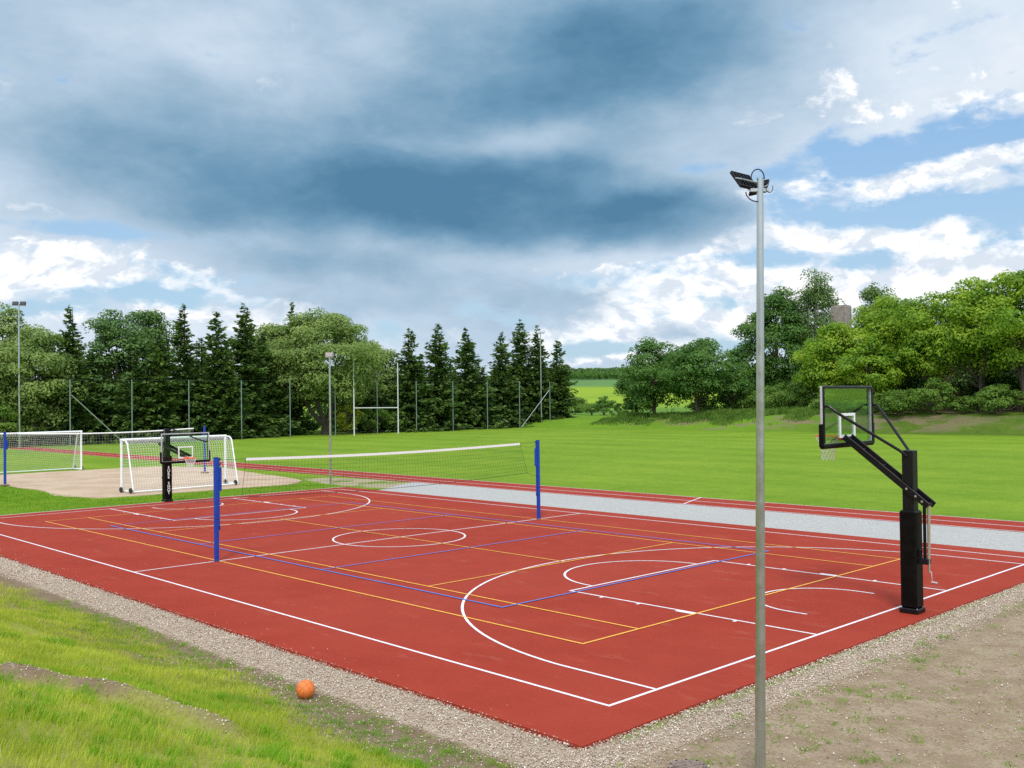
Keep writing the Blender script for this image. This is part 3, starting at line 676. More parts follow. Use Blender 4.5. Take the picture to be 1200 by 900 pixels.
def arcpts(c, r1, r2, a0, a1, n=12): return [c+rt*(r1*math.cos(R_(a0+(a1-a0)*i/n)))+Vector((0, 0, r2*math.sin(R_(a0+(a1-a0)*i/n))))-d2*.02 for i in range(n+1)]
cb.tube(arcpts(top+rt*-.03+Vector((0, 0, .0)), .065, .085, -10, 190), .006, 6)
cb.tube(arcpts(top+rt*-.03+Vector((0, 0, -.14)), .12, .10, 180, 290), .006, 6).tube(arcpts(top+rt*.085+Vector((0, 0, -.10)), .035, .05, 180, 380), .004, 6)
cb.build('cable', mat('blue_black_cable', (.01, .012, .05), .5), t, True)
def far_pole(loc, h, r0, r1, label, lampcol, s):
    t = empty('light_pole', loc, 0, label, 'light pole')
    MB().tube([(0, 0, -.1), (0, 0, h*.5), (0, 0, h)], [r0, (r0+r1)/2, r1], 12).build('pole', GALV, t, True)
    return t
t = far_pole((-17.4, 9.2, 0), 6.0, .06, .042, 'slim grey light pole with a boxy pale lamp behind the net', None, 1)
f = MB().box((0, 0, 6.04), (.34, .26, .20), Matrix.Rotation(R_(40), 3, 'Z'), bev=.02).build('floodlight', mat('pale_lamp_box', (.42, .36, .36), .5), t)
MB().box((0, 0, 5.93), (.30, .22, .03), Matrix.Rotation(R_(40), 3, 'Z')).build('bracket', GALV, f)
for loc, lab, a in (((-75, 13.4, 0), 'tall light pole among the trees at the left border', 60), ((-75, 81.9, 0), 'tall light pole before the last spruces beside the meadow gap', 20)):
    t = far_pole(loc, 13.2, .11, .07, lab, None, 2)
    M_ = Matrix.Rotation(R_(a), 3, 'Z')
    MB().box((0, 0, 13.05), (1.1, .08, .08), M_).build('cross_arm', GALV, t)
    for s in (-.32, .32):
        c = M_ @ Vector((s, .12, 0)); fl = MB().box((c.x, c.y, 13.25), (.50, .22, .42), M_ @ Matrix.Rotation(R_(-30), 3, 'X'), bev=.03).build('floodlight', BLACKP if a == 60 else GREYP, t)
# ------------------------------------------------------------------ ball-stop fence, rugby posts
t = empty('ball_stop_fence', (-73.5, 0, 0), 0, 'tall row of slender steel posts with fine netting before the tree line', 'fence')
zg = -.03
for i in range(12):
    y = 17.4+5.882*i
    MB().tube([(0, y, zg), (0, y, 6.25)], .055, 8).build('post', mat('green_grey_steel', (.22, .30, .28), .5, .5), t, True)
for a, b in (((0, 22.5, .05), (0, 17.5, 4.8)), ((0, 76.5, .05), (0, 82.0, 5.1))): MB().tube([a, b], .05, 8).build('brace', GALV, t, True)
mb = MB()
for z in (.3, 6.2): mb.tube([(0, 17.4, z), (0, 82.1, z)], .002, 4)
mb.build('cable', GALV, t)
t = empty('rugby_posts', (-71.5, 48.0, 0), 0, 'white H-shaped rugby posts with a crossbar before the big willow', 'rugby posts')
WHG = mat('white_grey_paint', (.62, .64, .66), .5)
for y, h in ((0, 8.6), (6.25, 8.35)): MB().tube([(0, y, zg), (0, y, h)], [.075, .055], 10).build('upright', WHG, t, True)
MB().tube([(0, 0, 3.1), (0, 6.25, 3.05)], .06, 10).build('crossbar', WHG, t, True)
# ------------------------------------------------------------------ basketball
t = empty('basketball', (11.10, -9.97, float(H(11.10, -9.97))+.115), 0, 'orange basketball lying in the grass beside the gravel strip', 'ball')
me = bpy.data.meshes.new('ball'); 
import bmesh
bm = bmesh.new(); bmesh.ops.create_uvsphere(bm, u_segments=48, v_segments=32, radius=.122); bm.to_mesh(me); bm.free()
BALL = mat('orange_rubber', (.72, .185, .035), .55, var=.10, vscale=30, bump=.5, bscale=260)
link_mesh('body', me, BALL, t, True)
sm_ = MB(); rr = .1222
for ax in range(2):
    pts = []
    for i in range(48):
        a = 2*math.pi*i/48; pts.append(((rr*math.cos(a), 0, rr*math.sin(a)), (0, rr*math.cos(a), rr*math.sin(a)))[ax])
    sm_.tube(pts, .0016, 4, closed=True)
for s in (-1, 1):
    pts = []
    for i in range(48):
        a = 2*math.pi*i/48; v = Vector((math.cos(a)*.62, s*(.62+.22*math.cos(2*a)), math.sin(a)*.75)).normalized()*rr; pts.append(v)
    sm_.tube(pts, .0016, 4, closed=True)
sm_.build('seam', mat('seam_rubber', (.16, .05, .02), .7), t); t.rotation_euler = (.5, .7, .3)
# ------------------------------------------------------------------ drain cover
t = empty('drain_cover', (16.10, -8.52, float(H(16.1, -8.52))+.015), R_(25), 'small round rusty drain cover half buried in the gravel', 'drain cover')
IRON = mat('rusty_iron', (.24, .18, .16), .7, .3, var=.4, vscale=25, bump=.6)
MB().lathe([(.20, -.05), (.20, .012), (.185, .018), (.165, .010), (.01, .010)], 28).build('ring', IRON, t, True)
b = MB()
for i in range(-3, 4):
    L_ = math.sqrt(max(0, .155**2-(i*.042)**2)); b.box((0, i*.042, .018), (2*L_, .018, .014), bev=.003)
b.build('grate', IRON, t)
b = MB()
for i in range(10): a = 2*math.pi*i/10; b.box((.182*math.cos(a), .182*math.sin(a), .018), (.022, .014, .006))
b.build('slots', RUBBER, t)
# ------------------------------------------------------------------ loose stones, blades (uncountable)
def scatter_tris(name, P, S, m, kind, seed=0, label=None):
    r = np.random.default_rng(seed); n = len(P)
    base = np.array([(1, 0, 0), (0, 1, 0), (-1, 0, 0), (0, -1, 0), (0, 0, .8), (0, 0, -.8)]); f = np.array([(0, 1, 4), (1, 2, 4), (2, 3, 4), (3, 0, 4), (1, 0, 5), (2, 1, 5), (3, 2, 5), (0, 3, 5)])
    q = base[None]*S[:, None, None]*r.uniform(.55, 1.25, (n, 6, 3)); a = r.uniform(0, 6.28, n); c, s = np.cos(a)[:, None], np.sin(a)[:, None]
    V = np.stack([q[..., 0]*c-q[..., 1]*s, q[..., 0]*s+q[..., 1]*c, q[..., 2]], -1)+P[:, None]
    o = link_mesh(name, np_mesh(name, V.reshape(-1, 3), (f[None]+6*np.arange(n)[:, None, None]).reshape(-1, 3)), m); return tag(o, label, kind, kind='stuff')
def stonemat():
    m = bpy.data.materials.new('stone_chips'); m.use_nodes = True; k = NT(m.node_tree); geo = k.n('ShaderNodeNewGeometry')
    cr_ = k.n('ShaderNodeValToRGB'); k.put(cr_.inputs[0], geo.outputs['Random Per Island']); e = cr_.color_ramp.elements
    e[0].color = (.16, .11, .08, 1); e[1].color = (.78, .70, .62, 1)
    for p, c in ((.25, (.42, .33, .25)), (.5, (.52, .43, .34)), (.72, (.50, .40, .34)), (.78, (.33, .15, .10)), (.82, (.55, .48, .42))):
        q = e.new(p); q.color = (*c, 1)
    bs = k.n('ShaderNodeBsdfPrincipled'); k.put(bs.inputs['Base Color'], cr_.outputs[0]); bs.inputs['Roughness'].default_value = .85
    o = k.n('ShaderNodeOutputMaterial'); k.t.links.new(bs.outputs[0], o.inputs[0]); return m
STM = stonemat(); g = np.random.default_rng(5)
def pts_in(xa, xb, ya, yb, n): return g.uniform(xa, xb, n), g.uniform(ya, yb, n)
px_, py_ = [], []
x, y = pts_in(-14, 15.7, -9.85, -8.84, 62000); keep = (g.random(len(x)) < np.clip(1.3-np.abs(y+9.2)*1.9, .05, 1)*(.35+.65*sm(-10, 6, x))) & ~((x > 14.95) & (y > -8.8)); px_.append(x[keep]); py_.append(y[keep])
x, y = pts_in(14.92, 15.9, -9.7, 8.2, 42000); keep = g.random(len(x)) < np.clip(1.2-np.abs(x-15.15)*1.6, .08, 1); px_.append(x[keep]); py_.append(y[keep])
x, y = pts_in(15.4, 21, -9.9, 6, 9000); px_.append(x); py_.append(y)
x, y = pts_in(8, 15.8, -10.9, -9.6, 3500); px_.append(x); py_.append(y)
x, y = pts_in(9.6, 13.4, -14, -11.4, 6000); keep = np.abs(ridge_d(x, y)-.02) < .17*g.random(len(x))+.03; px_.append(x[keep]); py_.append(y[keep])
x, y = pts_in(-13, 14.8, -8.83, -8.3, 60); px_.append(x); py_.append(y)
x = np.concatenate(px_); y = np.concatenate(py_); z = np.where((x < 14.9) & (y > -8.85), .002, np.maximum(H(x, y), -.02+0*x)); S = .005+.012*g.random(len(x))**2.2; S *= np.where(x < 0, 1.3, 1.); S = np.where((x < 14.9) & (y > -8.85), .010, S)
scatter_tris('gravel_stones', np.stack([x, y, z], -1), S, STM, 'gravel', 3, 'pale crushed stone chips along the court edge')
def blades(name, x, y, z, h, w, bend, m, label, cat='grass', lean=None):
    n = len(x); a = g.uniform(0, 2*np.pi, n); l = g.uniform(0, 2*np.pi, n) if lean is None else lean+g.normal(0, .8, n)
    wx, wy = np.cos(a)*w, np.sin(a)*w; bx, by = np.cos(l)*bend*h, np.sin(l)*bend*h; B = np.stack([x, y, z-.01], -1)
    v0 = B+np.stack([-wx, -wy, 0*x], -1); v1 = B+np.stack([wx, wy, 0*x], -1); mid = B+np.stack([bx*.35, by*.35, h*.6], -1)
    v2 = mid+np.stack([wx, wy, 0*x], -1)*.7; v3 = mid-np.stack([wx, wy, 0*x], -1)*.7; v4 = B+np.stack([bx, by, h*.97], -1)
    V = np.stack([v0, v1, v2, v3, v4], 1).reshape(-1, 3); i = 5*np.arange(n)[:, None]
    me = np_mesh(name, V, np.concatenate([np.concatenate([i, i+1, i+2], 1), np.concatenate([i, i+2, i+3], 1), np.concatenate([i+3, i+2, i+4], 1)]))
    return tag(link_mesh(name, me, m), label, cat, kind='stuff')
GR1 = leafmat('bank_grass', (.28, .36, .028), (.55, .58, .09), 1.3, .45); GR2 = leafmat('lush_grass', (.14, .34, .018), (.28, .48, .04), 1.6, .45); GR3 = leafmat('short_grass', (.13, .29, .014), (.24, .38, .025), .9, .4)
STRAW = leafmat('dry_grass', (.42, .36, .16), (.55, .47, .24), 2, .4)
n = 330000; x, y = pts_in(-14, 18.6, -15.2, -9.75, n)
s = -9.9-y; den = 1.15*sm(-.05, .55, s+.35*(vnoise(x, y, .6, 21)-.5)-.65*sm(9.5, 14, x)*1.)*(.45+.55*sm(.25, .55, vnoise(x, y, .35, 22)))
d = ridge_d(x, y); den *= 1-.95*np.exp(-((d-.03)/.13)**4); den *= 1-.7*np.exp(-((d-.6)/.5)**2)*(vnoise(x, y, .4, 31) < .62); den *= .55+.45*sm(-.2, .3, -d)
den *= .35+.65*sm(-8, 7, x)
keep = g.random(n) < den; x, y = x[keep], y[keep]; pat = vnoise(x, y, 1.1, 23)
h = (.035+.055*g.random(len(x)))*(.7+.9*pat); z = H(x, y)
blades('bank_grass', x, y, z, h, .0030+.0015*g.random(len(x)), .45, GR1, 'thin yellow-green grass covering the near bank', lean=1.2)
# lush tufts
cx, cy = pts_in(-10, 17, -14.2, -10.5, 900); dd_ = ridge_d(cx, cy); k_ = (vnoise(cx, cy, 1.3, 24) > .70) | ((dd_ < -.12) & (dd_ > -.62)) | ((cx > 12.5) & (cy < -10.9) & (vnoise(cx, cy, .7, 29) > .45)); k_ &= np.abs(dd_-.03) > .13; cx, cy = cx[k_], cy[k_]
rep = 60; x = np.repeat(cx, rep)+g.normal(0, .07, len(cx)*rep); y = np.repeat(cy, rep)+g.normal(0, .07, len(cx)*rep)
blades('lush_grass', x, y, H(x, y), .05+.08*g.random(len(x)), .0042+0*x, .55, GR2, 'taller bright green grass tufts on the near bank', lean=.6)
x, y = pts_in(-8, 17, -14.5, -10.6, 500); blades('dry_grass', x, y, H(x, y), .14+.18*g.random(len(x)), .0016+0*x, .35, STRAW, 'dry straw-coloured grass stalks on the near bank')
# sparse weeds on the bare verge and at the bank foot
cx, cy = pts_in(15.5, 23, -9.9, 7, 2800); k_ = (vnoise(cx, cy, .8, 25) > .50)*(g.random(len(cx)) < .8) | (g.random(len(cx)) < .10); cx, cy = cx[k_], cy[k_]
c2x, c2y = pts_in(2, 16, -10.9, -9.75, 900); cx = np.concatenate([cx, c2x]); cy = np.concatenate([cy, c2y])
szs = np.repeat(.3+.9*g.random(len(cx))**2, 22); x = np.repeat(cx, 22)+g.normal(0, .035, len(cx)*22)*(.6+szs); y = np.repeat(cy, 22)+g.normal(0, .035, len(cx)*22)*(.6+szs)
blades('verge_weeds', x, y, H(x, y), (.012+.045*g.random(len(x)))*(.5+szs), .0042+0*x, .9, GR3, 'small sprouts of grass on the bare verge')
x, y = pts_in(15.3, 23, -9.9, 7, 110000); k_ = g.random(len(x)) < .9*sm(.40, .66, vnoise(x, y, .5, 26)); x, y = x[k_], y[k_]
blades('verge_sprouts', x, y, H(x, y), .012+.02*g.random(len(x)), .0022+0*x, .8, leafmat('pale_sprouts', (.17, .20, .05), (.30, .33, .09), 2, .3), 'fine pale green sprouts over the bare soil')
# short turf on the strips round the sand
x, y = pts_in(-21.5, -15.15, -9, 12, 60000); k_ = g.random(len(x)) < .9; x, y = x[k_], y[k_]; k_ = (x > -18.6) | (y < -1.3); k_ &= ~((x > -19.5) & (y > 8.8) & (vnoise(x, y, 1., 27) < .7)); x, y = x[k_], y[k_]
blades('turf', x, y, -.04+0*x, .03+.03*g.random(len(x)), .008+0*x, .6, GR3, 'short green turf between the court and the sand')
x, y = pts_in(-45, -21, -12, -1.5, 60000); blades('turf', x, y, -.04+0*x, .04+.03*g.random(len(x)), .012+0*x, .6, GR3, 'short green turf left of the sand court')
# ------------------------------------------------------------------ trees
BARK = mat('bark', (.13, .10, .075), .9, var=.35, vscale=3, bump=.8, bscale=12); BIRCHB = mat('birch_bark', (.5, .48, .44), .8, var=.45, vscale=5); DBARK = mat('dark_bark', (.07, .055, .045), .9, var=.3, vscale=3)
LM = dict(spruce=leafmat('spruce_needles', (.040, .095, .024), (.135, .215, .045), .5, .28), dark=leafmat('alder_leaves', (.05, .125, .030), (.15, .26, .07), .4, .35),
    willow=leafmat('willow_leaves', (.11, .19, .035), (.30, .39, .12), .35, .35), oak=leafmat('oak_leaves', (.045, .130, .020), (.130, .250, .045), .45, .4),
    maple=leafmat('maple_leaves', (.085, .215, .014), (.38, .50, .045), .42, .45), birch=leafmat('birch_leaves', (.07, .15, .035), (.17, .26, .07), .5, .4),
    bush=leafmat('bush_leaves', (.075, .17, .020), (.19, .30, .05), .7, .4), ybush=leafmat('yellow_bush_leaves', (.24, .30, .02), (.42, .44, .05), .7, .45))
def quads(C, N, size, r, asp=.62):
    """leaf quads at C, loosely facing N"""
    n = len(C); N = N+r.normal(0, .42, (n, 3)); N /= np.linalg.norm(N, axis=1)[:, None]+1e-9; t = np.cross(N, r.normal(0, 1, (n, 3))); t /= np.linalg.norm(t, axis=1)[:, None]+1e-9; b = np.cross(N, t)
    s = (size*r.uniform(.6, 1.35, n))[:, None]/2; V = np.stack([C-t*s, C-b*s*asp+t*s*.15, C+t*s, C+b*s*asp+t*s*.15], 1)
    return V.reshape(-1, 3)
def leaf_obj(name, V, m, parent):
    return link_mesh(name, np_mesh(name, V, np.arange(len(V)).reshape(-1, 4)), m, parent)
def broad(loc, h, w, kind, seed, base=.16, dens=1., leaf=.30, stems=1, droop=0., m=None, label='', cat='tree', group=None, name=None, flat=1.):
    r = np.random.default_rng(seed); t = empty(name or kind+'_tree', loc, 0, label, cat, group)
    z0 = h*base; cz = (z0+h)/2; rz = (h-z0)/2; rx = w/2
    nc = int((20+3.6*w*rz**.8)*(1 if w > 3 else .7)); u = r.normal(0, 1, (nc, 3)); u /= np.linalg.norm(u, axis=1)[:, None]; fr = r.uniform(.25, 1, nc)**.45
    lob = 1+.16*np.sin(3*np.arctan2(u[:, 1], u[:, 0])+seed)+.12*r.normal(0, 1, nc)
    ez = u[:, 2]*fr*max(rz-.35, rz*.8); taper = 1-.32*np.clip(ez/rz, 0, 1)**1.5
    cc = np.stack([u[:, 0]*fr*rx*lob*taper, u[:, 1]*fr*rx*lob*taper*flat, cz+ez], -1)
    cr = r.uniform(.09, .20, nc)*(w+h*.35)*.66; cr = np.minimum(cr, 1.45)
    per = (dens*cr**2*105/(leaf/.3)**2).astype(int)+18
    idx = np.repeat(np.arange(nc), per); n = len(idx); v = r.normal(0, 1, (n, 3)); v /= np.linalg.norm(v, axis=1)[:, None]; v[:, 2] = np.where((v[:, 2] < -.25) & (r.random(n) < .75), -v[:, 2], v[:, 2]); rad = r.uniform(0, 1, n)**.24
    C = cc[idx]+v*(rad*cr[idx])[:, None]*np.array([1.1, 1.1, .72]); 
    if droop: C[:, 2] -= droop*r.random(n)*np.hypot(C[:, 0], C[:, 1])/rx*1.4
    ok = C[:, 2] > max(.25, z0*.55)+.3*r.random(len(C)); C = C[ok]; v = v[ok]
    nrm = C-cc.mean(0); nrm = nrm/(np.linalg.norm(nrm, axis=1)[:, None]+1e-6)*.25+v*.75+np.array([0, 0, .35])
    leaf_obj('crown', quads(C, nrm, leaf*np.ones(len(C)), r), m or LM[kind], t)
    tk = MB(); rr0 = .018*h+.06
    for s in range(stems):
        ang = r.uniform(0, 6.28); off = Vector((math.cos(ang), math.sin(ang), 0))*(.25*s if stems > 1 else 0)
        tip = Vector((math.cos(ang)*rx*.30*(stems > 1), math.sin(ang)*rx*.30*(stems > 1), h*.72)); p = [off*.5+Vector((0, 0, -.3)), off, off.lerp(tip, .35)+Vector(r.normal(0, .12, 3)), off.lerp(tip, .7)+Vector(r.normal(0, .2, 3)), tip]
        q = rr0/(1+.35*(stems-1)); tk.tube(p, [q*1.5, q, q*.75, q*.5, q*.15], 8)
    for i in r.permutation(nc)[:18]:
        c = Vector(cc[i]); st = Vector((0, 0, max(z0*.8, c.z*r.uniform(.35, .6)))); mid = st.lerp(c, .5)+Vector((0, 0, -.25)); tk.tube([st, mid, c], [rr0*.38, rr0*.24, rr0*.07], 5, False)
    tk.build('trunk', BIRCHB if kind == 'birch' else (DBARK if kind in ('dark', 'maple') else BARK), t, True); return t
def spruce(loc, h, w, seed, label, dens=1., base=.02, bare=0.):
    r = np.random.default_rng(seed); t = empty('spruce_tree', loc, 0, label, 'tree', 'spruces along the far end of the field')
    pe = r.uniform(.62, .95); ph_ = r.uniform(8, 22); ph2 = r.uniform(0, 6); Cs, Ds, Sz = [], [], []; nl = int(h*3.0); brs = MB()
    for i in range(nl):
        f = (i+.5)/nl; z = h*(base+(1-base)*f); R0 = w/2*((1-f)**pe)*r.uniform(.62, 1.22)*(1+.18*math.sin(f*ph_+ph2))+.12
        nb = max(4, int(5+R0*3.2))
        for j in range(nb):
            a = r.uniform(0, 6.28); L_ = R0*r.uniform(.65, 1.15); k = max(3, int(L_*13*dens)); q = (np.arange(k)+r.random(k))/k
            dr = -.30*(1-f)-.02; up = .28*q**2.5
            x = np.cos(a)*L_*q; y = np.sin(a)*L_*q; zz = z+r.uniform(-.2, .2)+L_*(dr*q*1.4+up*.9)+r.normal(0, .09, k)
            side = r.normal(0, .13, k)*(1.1-q)*L_**.5; x += -np.sin(a)*side; y += np.cos(a)*side
            Cs.append(np.stack([x, y, zz], -1)); Ds.append(np.tile([np.cos(a), np.sin(a), dr+.3*1], (k, 1))); Sz.append(np.full(k, .34+.16*(1-f)))
    C = np.concatenate(Cs); D = np.concatenate(Ds); S = np.concatenate(Sz); C = C[:, :]; n = len(C)
    # drooping fans: quads whose long axis follows the branch and hangs a little
    D = D+r.normal(0, .28, (n, 3)); D[:, 2] -= .35*r.random(n); D /= np.linalg.norm(D, axis=1)[:, None]; b = np.cross(D, np.array([0, 0, 1.])+r.normal(0, .5, (n, 3))); b /= np.linalg.norm(b, axis=1)[:, None]
    s = (S*r.uniform(.7, 1.4, n))[:, None]; V = np.stack([C-D*s*.3, C-b*s*.34+D*s*.2, C+D*s*.85, C+b*s*.34+D*s*.2], 1).reshape(-1, 3)
    lx, ly = r.normal(0, .012, 2); V[:, 0] += V[:, 2]*lx; V[:, 1] += V[:, 2]*ly; leaf_obj('crown', V, LM['spruce'], t)
    MB().tube([(0, 0, -.3), (0, 0, h*.5), (0, 0, h)], [.20, .12, .02], 7).build('trunk', DBARK, t, True); return t
def gz(x, y): return float(H(x, y))
SP = [(-79., 19.66, 13.6, 4.6, 'tall spruce rising behind the left fence posts and willows'), (-78., 30.9, 14.4, 4.6, 'slim pointed spruce just right of the two dark alders'),
 (-77., 34., 13.6, 4.5, 'second pointed spruce right of the dark alders'), (-78.5, 38.29, 14.9, 5.4, 'tallest open spruce left of the big willow'), (-82., 46.31, 15.9, 4.2, 'narrow dark spruce tip rising behind the big willow'),
 (-78., 61.02, 13.1, 5.4, 'leftmost spruce of the group right of the big willow'), (-77.5, 64.98, 13.9, 6.2, 'broad dark spruce second right of the big willow'), (-78., 70.71, 13.5, 5.7, 'lone pointed spruce in the middle of the right spruce group'),
 (-78.5, 77.46, 13.3, 5.6, 'spruce left of the tallest tip of the right spruce group'), (-79., 81.79, 14.5, 5.4, 'tallest spruce near the right lamp pole'), (-77.5, 83.89, 13.5, 5.4, 'spruce directly behind the right lamp pole'),
 (-77., 87.22, 11.3, 4.0, 'short last spruce next to the meadow gap'), (-76.5, 27.29, 10.9, 4.4, 'lower bushy spruce in front of the two dark alders'), (-80., 22.55, 9.9, 4.8, 'low spruce between the willows and the dark alders'),
 (-77., 25.26, 9.4, 4.6, 'low spruce at the foot of the left dark alder'), (-82., 34.79, 11.3, 4.6, 'hidden spruce behind the second pointed spruce'), (-80., 41.36, 11.7, 5.0, 'spruce filling the space left of the willow crown'),
 (-76., 34.95, 10.5, 4.0, 'small spruce before the gap left of the open spruce'), (-76.5, 72.36, 8.3, 4.4, 'half-height spruce in front of the right spruce group'), (-81., 65.43, 8.8, 5., 'low spruce between the first two right spruces'), (-82., 71.32, 9.6, 5.4, 'low spruce behind the broad dark spruce'),
 (-79.5, 57.6, 7.6, 4.6, 'low dark spruce under the right side of the willow crown'), (-80.5, 75.0, 9.6, 4.6, 'low spruce filling the space left of the tallest right spruce')]
for i, (x, y, h, w, lab) in enumerate(SP): spruce((x, y, gz(x, y)), h+.03, w*1.42, 100+i, lab)
BT = [('dark', -80., 24.5, 14.4, 5.8, .12, 'left one of two tall dark alders above the spruces'), ('dark', -82., 28.54, 15.1, 5.6, .12, 'right one of two tall dark alders above the spruces'),
 ('willow', -95., 18.4, 15.5, 4.7, .2, 'distant tall tree top at the left border above the willow'), ('willow', -79., 16.03, 11.7, 8.2, .04, 'pale green willow right of the left lamp pole'),
 ('willow', -83., 21.08, 9.9, 6.0, .04, 'lower pale willow behind the leftmost fence post'), ('willow', -80., 11.02, 11.4, 7.4, .04, 'pale green willow cut by the left border'),
 ('willow', -84., 45.4, 13.9, 8.3, .10, 'paler willow behind the narrow dark spruce tip'), ('willow', -82., 58.2, 11.8, 6.8, .12, 'lower grey-green willow at the right shoulder of the big willow')]
for i, (kd, x, y, h, w, b, lab) in enumerate(BT): broad((x, y, gz(x, y)), h, w, kd, 200+i, b, 1., .28, label=lab, name='alder_tree' if kd == 'dark' else 'willow_tree', group='tall broadleaf trees in the far row')
# the big spreading willow, trunk forking low
def big_willow():
    x, y, h, w = -77.6, 48.2, 14.6, 13.0
    t = broad((x, y, gz(x, y)), h, w, 'willow', 260, .20, 1., .28, label='big spreading willow with low forking trunk behind the rugby posts', name='willow_tree', cat='tree')
    for c in list(t.children):
        if c.name.startswith('trunk'): bpy.data.objects.remove(c)
    r = np.random.default_rng(4); tk = MB(); tk.tube([(0, 0, -.3), (0, 0, .3), (0, .05, 1.1)], [.75, .55, .48], 10)
    for a, l, hh in ((-2.3, 4.2, 6.5), (-1.2, 2.2, 8), (.1, .8, 9), (1.3, 2.6, 8), (1.7, 4.4, 6), (2.9, 2, 7)):
        s_ = Vector((0, .05, 1.0)); e_ = Vector((math.cos(a)*1.2, l*(1 if a > 0 else -1), hh)); m1 = s_.lerp(e_, .35)+Vector((0, .3*(1 if a > 0 else -1), -.3)); tk.tube([s_, m1, s_.lerp(e_, .7)+Vector((0, 0, .2)), e_], [.33, .25, .16, .06], 7)
        for q in range(3):
            f = e_+Vector(r.normal(0, 1.3, 3)); tk.tube([s_.lerp(e_, .55), f], [.12, .04], 5, False)
    tk.build('trunk', DBARK, t, True)
big_willow()
RT = [('oak', -58.4, 86., 10.6, 7.6, .06, 'dark broadleaf tree at the right side of the meadow gap'), ('oak', -50.55, 85., 9.5, 9.6, .16, 'rounded broadleaf tree with visible forked trunk on the bank'),
 ('oak', -64.6, 90., 7.8, 5.4, .04, 'small dark tree at the very edge of the meadow gap'), ('oak', -47.6, 88., 6.2, 5.6, .05, 'low tree filling the space beside the rounded tree'),
 ('oak', -48.6, 100., 17.0, 8.8, .08, 'tall dark dense tree left of the foreground pole'), ('oak', -52.8, 97., 9.4, 5.2, .05, 'medium tree at the left foot of the tall dark tree'),
 ('birch', -43.94, 102., 19.2, 6.0, .16, 'tall airy birch right of the foreground pole'), ('birch', -38.6, 108., 17.8, 5.0, .2, 'thin airy birch behind the concrete chimney'),
 ('birch', -36.28, 112., 15.2, 4.6, .2, 'distant sparse birch top above the left maples'), ('birch', -28.73, 112., 15.6, 4.8, .2, 'distant sparse birch top above the right maples'),
 ('maple', -33.4, 88., 10.2, 8.4, .10, 'bright maple directly above the near glass backboard'), ('maple', -28.43, 90., 13.2, 8.8, .18, 'bright maple right of the concrete chimney'),
 ('maple', -22.61, 88., 12.6, 8.0, .24, 'bright maple in the middle of the right grove'), ('maple', -17.55, 87., 13.6, 8.4, .24, 'darker maple second from the right border'),
 ('maple', -12.73, 86., 13.9, 8.8, .26, 'large maple with visible grey trunk at the right border'), ('maple', -28.03, 85., 8.4, 6.0, .2, 'smaller yellow-green maple in front of the grove'), ('maple', -7.5, 89., 13.6, 9., .2, 'maple cut off by the right border'),
 ('dark', -37.5, 95., 9.5, 8.0, .05, 'dark understorey tree behind the low bushes'), ('dark', -30, 99., 9.5, 9.0, .04, 'shaded tree behind the left maples'), ('dark', -20, 99., 9.5, 9.0, .04, 'shaded tree behind the middle maples'), ('dark', -10, 97., 9.5, 9.0, .04, 'shaded tree behind the right maples')]
NM = dict(oak='oak_tree', birch='birch_tree', maple='maple_tree', dark='alder_tree')
for i, (kd, x, y, h, w, b, lab) in enumerate(RT): broad((x, y, gz(x, y)), h, w, kd, 300+i, b, .75 if kd == 'birch' else 1., .27 if kd == 'birch' else .31, stems=2 if kd in ('maple',) or 'forked' in lab else 1, droop=.5 if kd == 'birch' else 0, label=lab, name=NM[kd], group='broadleaf trees on the right bank')
BS = [('ybush', -76., 50.18, 4.3, 3.2, 'yellow-green bush beside the big willow trunk'), ('bush', -77., 54.6, 3.7, 3.6, 'green bush under the rugby crossbar'), ('bush', -77., 57.96, 2.9, 3.2, 'low bush right of the rugby posts'),
 ('bush', -75.5, 72.73, 1.4, 2.6, 'tiny bush at the foot of the right spruces'), ('bush', -76., 12.05, 4.3, 3.4, 'leafy bush at the left border below the lamp'),
 ('bush', -42.06, 90., 3.7, 6.6, 'wide bush on the bank right of the foreground pole'), ('bush', -47.0, 90., 3.2, 5.6, 'wide bush on the bank left of the foreground pole'), ('bush', -38.0, 89., 4.6, 5.6, 'tall rounded bush left of the glass backboard'),
 ('bush', -24.39, 83.4, 2.9, 5.3, 'low bush right of the glass backboard'), ('bush', -20.6, 83.4, 3.8, 4.3, 'bright low bush below the middle maple'), ('bush', -14.62, 83.8, 3.1, 5.2, 'low bush before the right border maple trunk'),
 ('bush', -51.5, 88., 2.6, 4.3, 'bush at the foot of the rounded tree'), ('bush', -28.2, 83.6, 2.2, 4.0, 'low bush directly behind the glass backboard'), ('bush', -33.5, 86., 3.0, 5.0, 'leafy bush beneath the brightest maple'),
 ('bush', -17.8, 84.2, 2.0, 3.2, 'small bush between two maple trunks'), ('bush', -9.8, 83.6, 2.6, 4.0, 'low bush at the right border'),
 ('oak', -79.07, 100., 3.4, 3.6, 'dark round bush in the middle of the meadow gap'), ('oak', -67.6, 90., 2.6, 3.0, 'dark bush at the foot of the gap edge tree'), ('bush', -89.98, 105., 3.2, 5.2, 'pale bush next to the last spruce'), ('bush', -82.5, 101., 2.0, 3.6, 'low pale bush in the meadow gap')]
for i, (kd, x, y, h, w, lab) in enumerate(BS): broad((x, y, gz(x, y)-.1), h, w, kd, 400+i, .0, 1.1, .22, stems=2, label=lab, name='bush', cat='bush', group='bushes round the field')
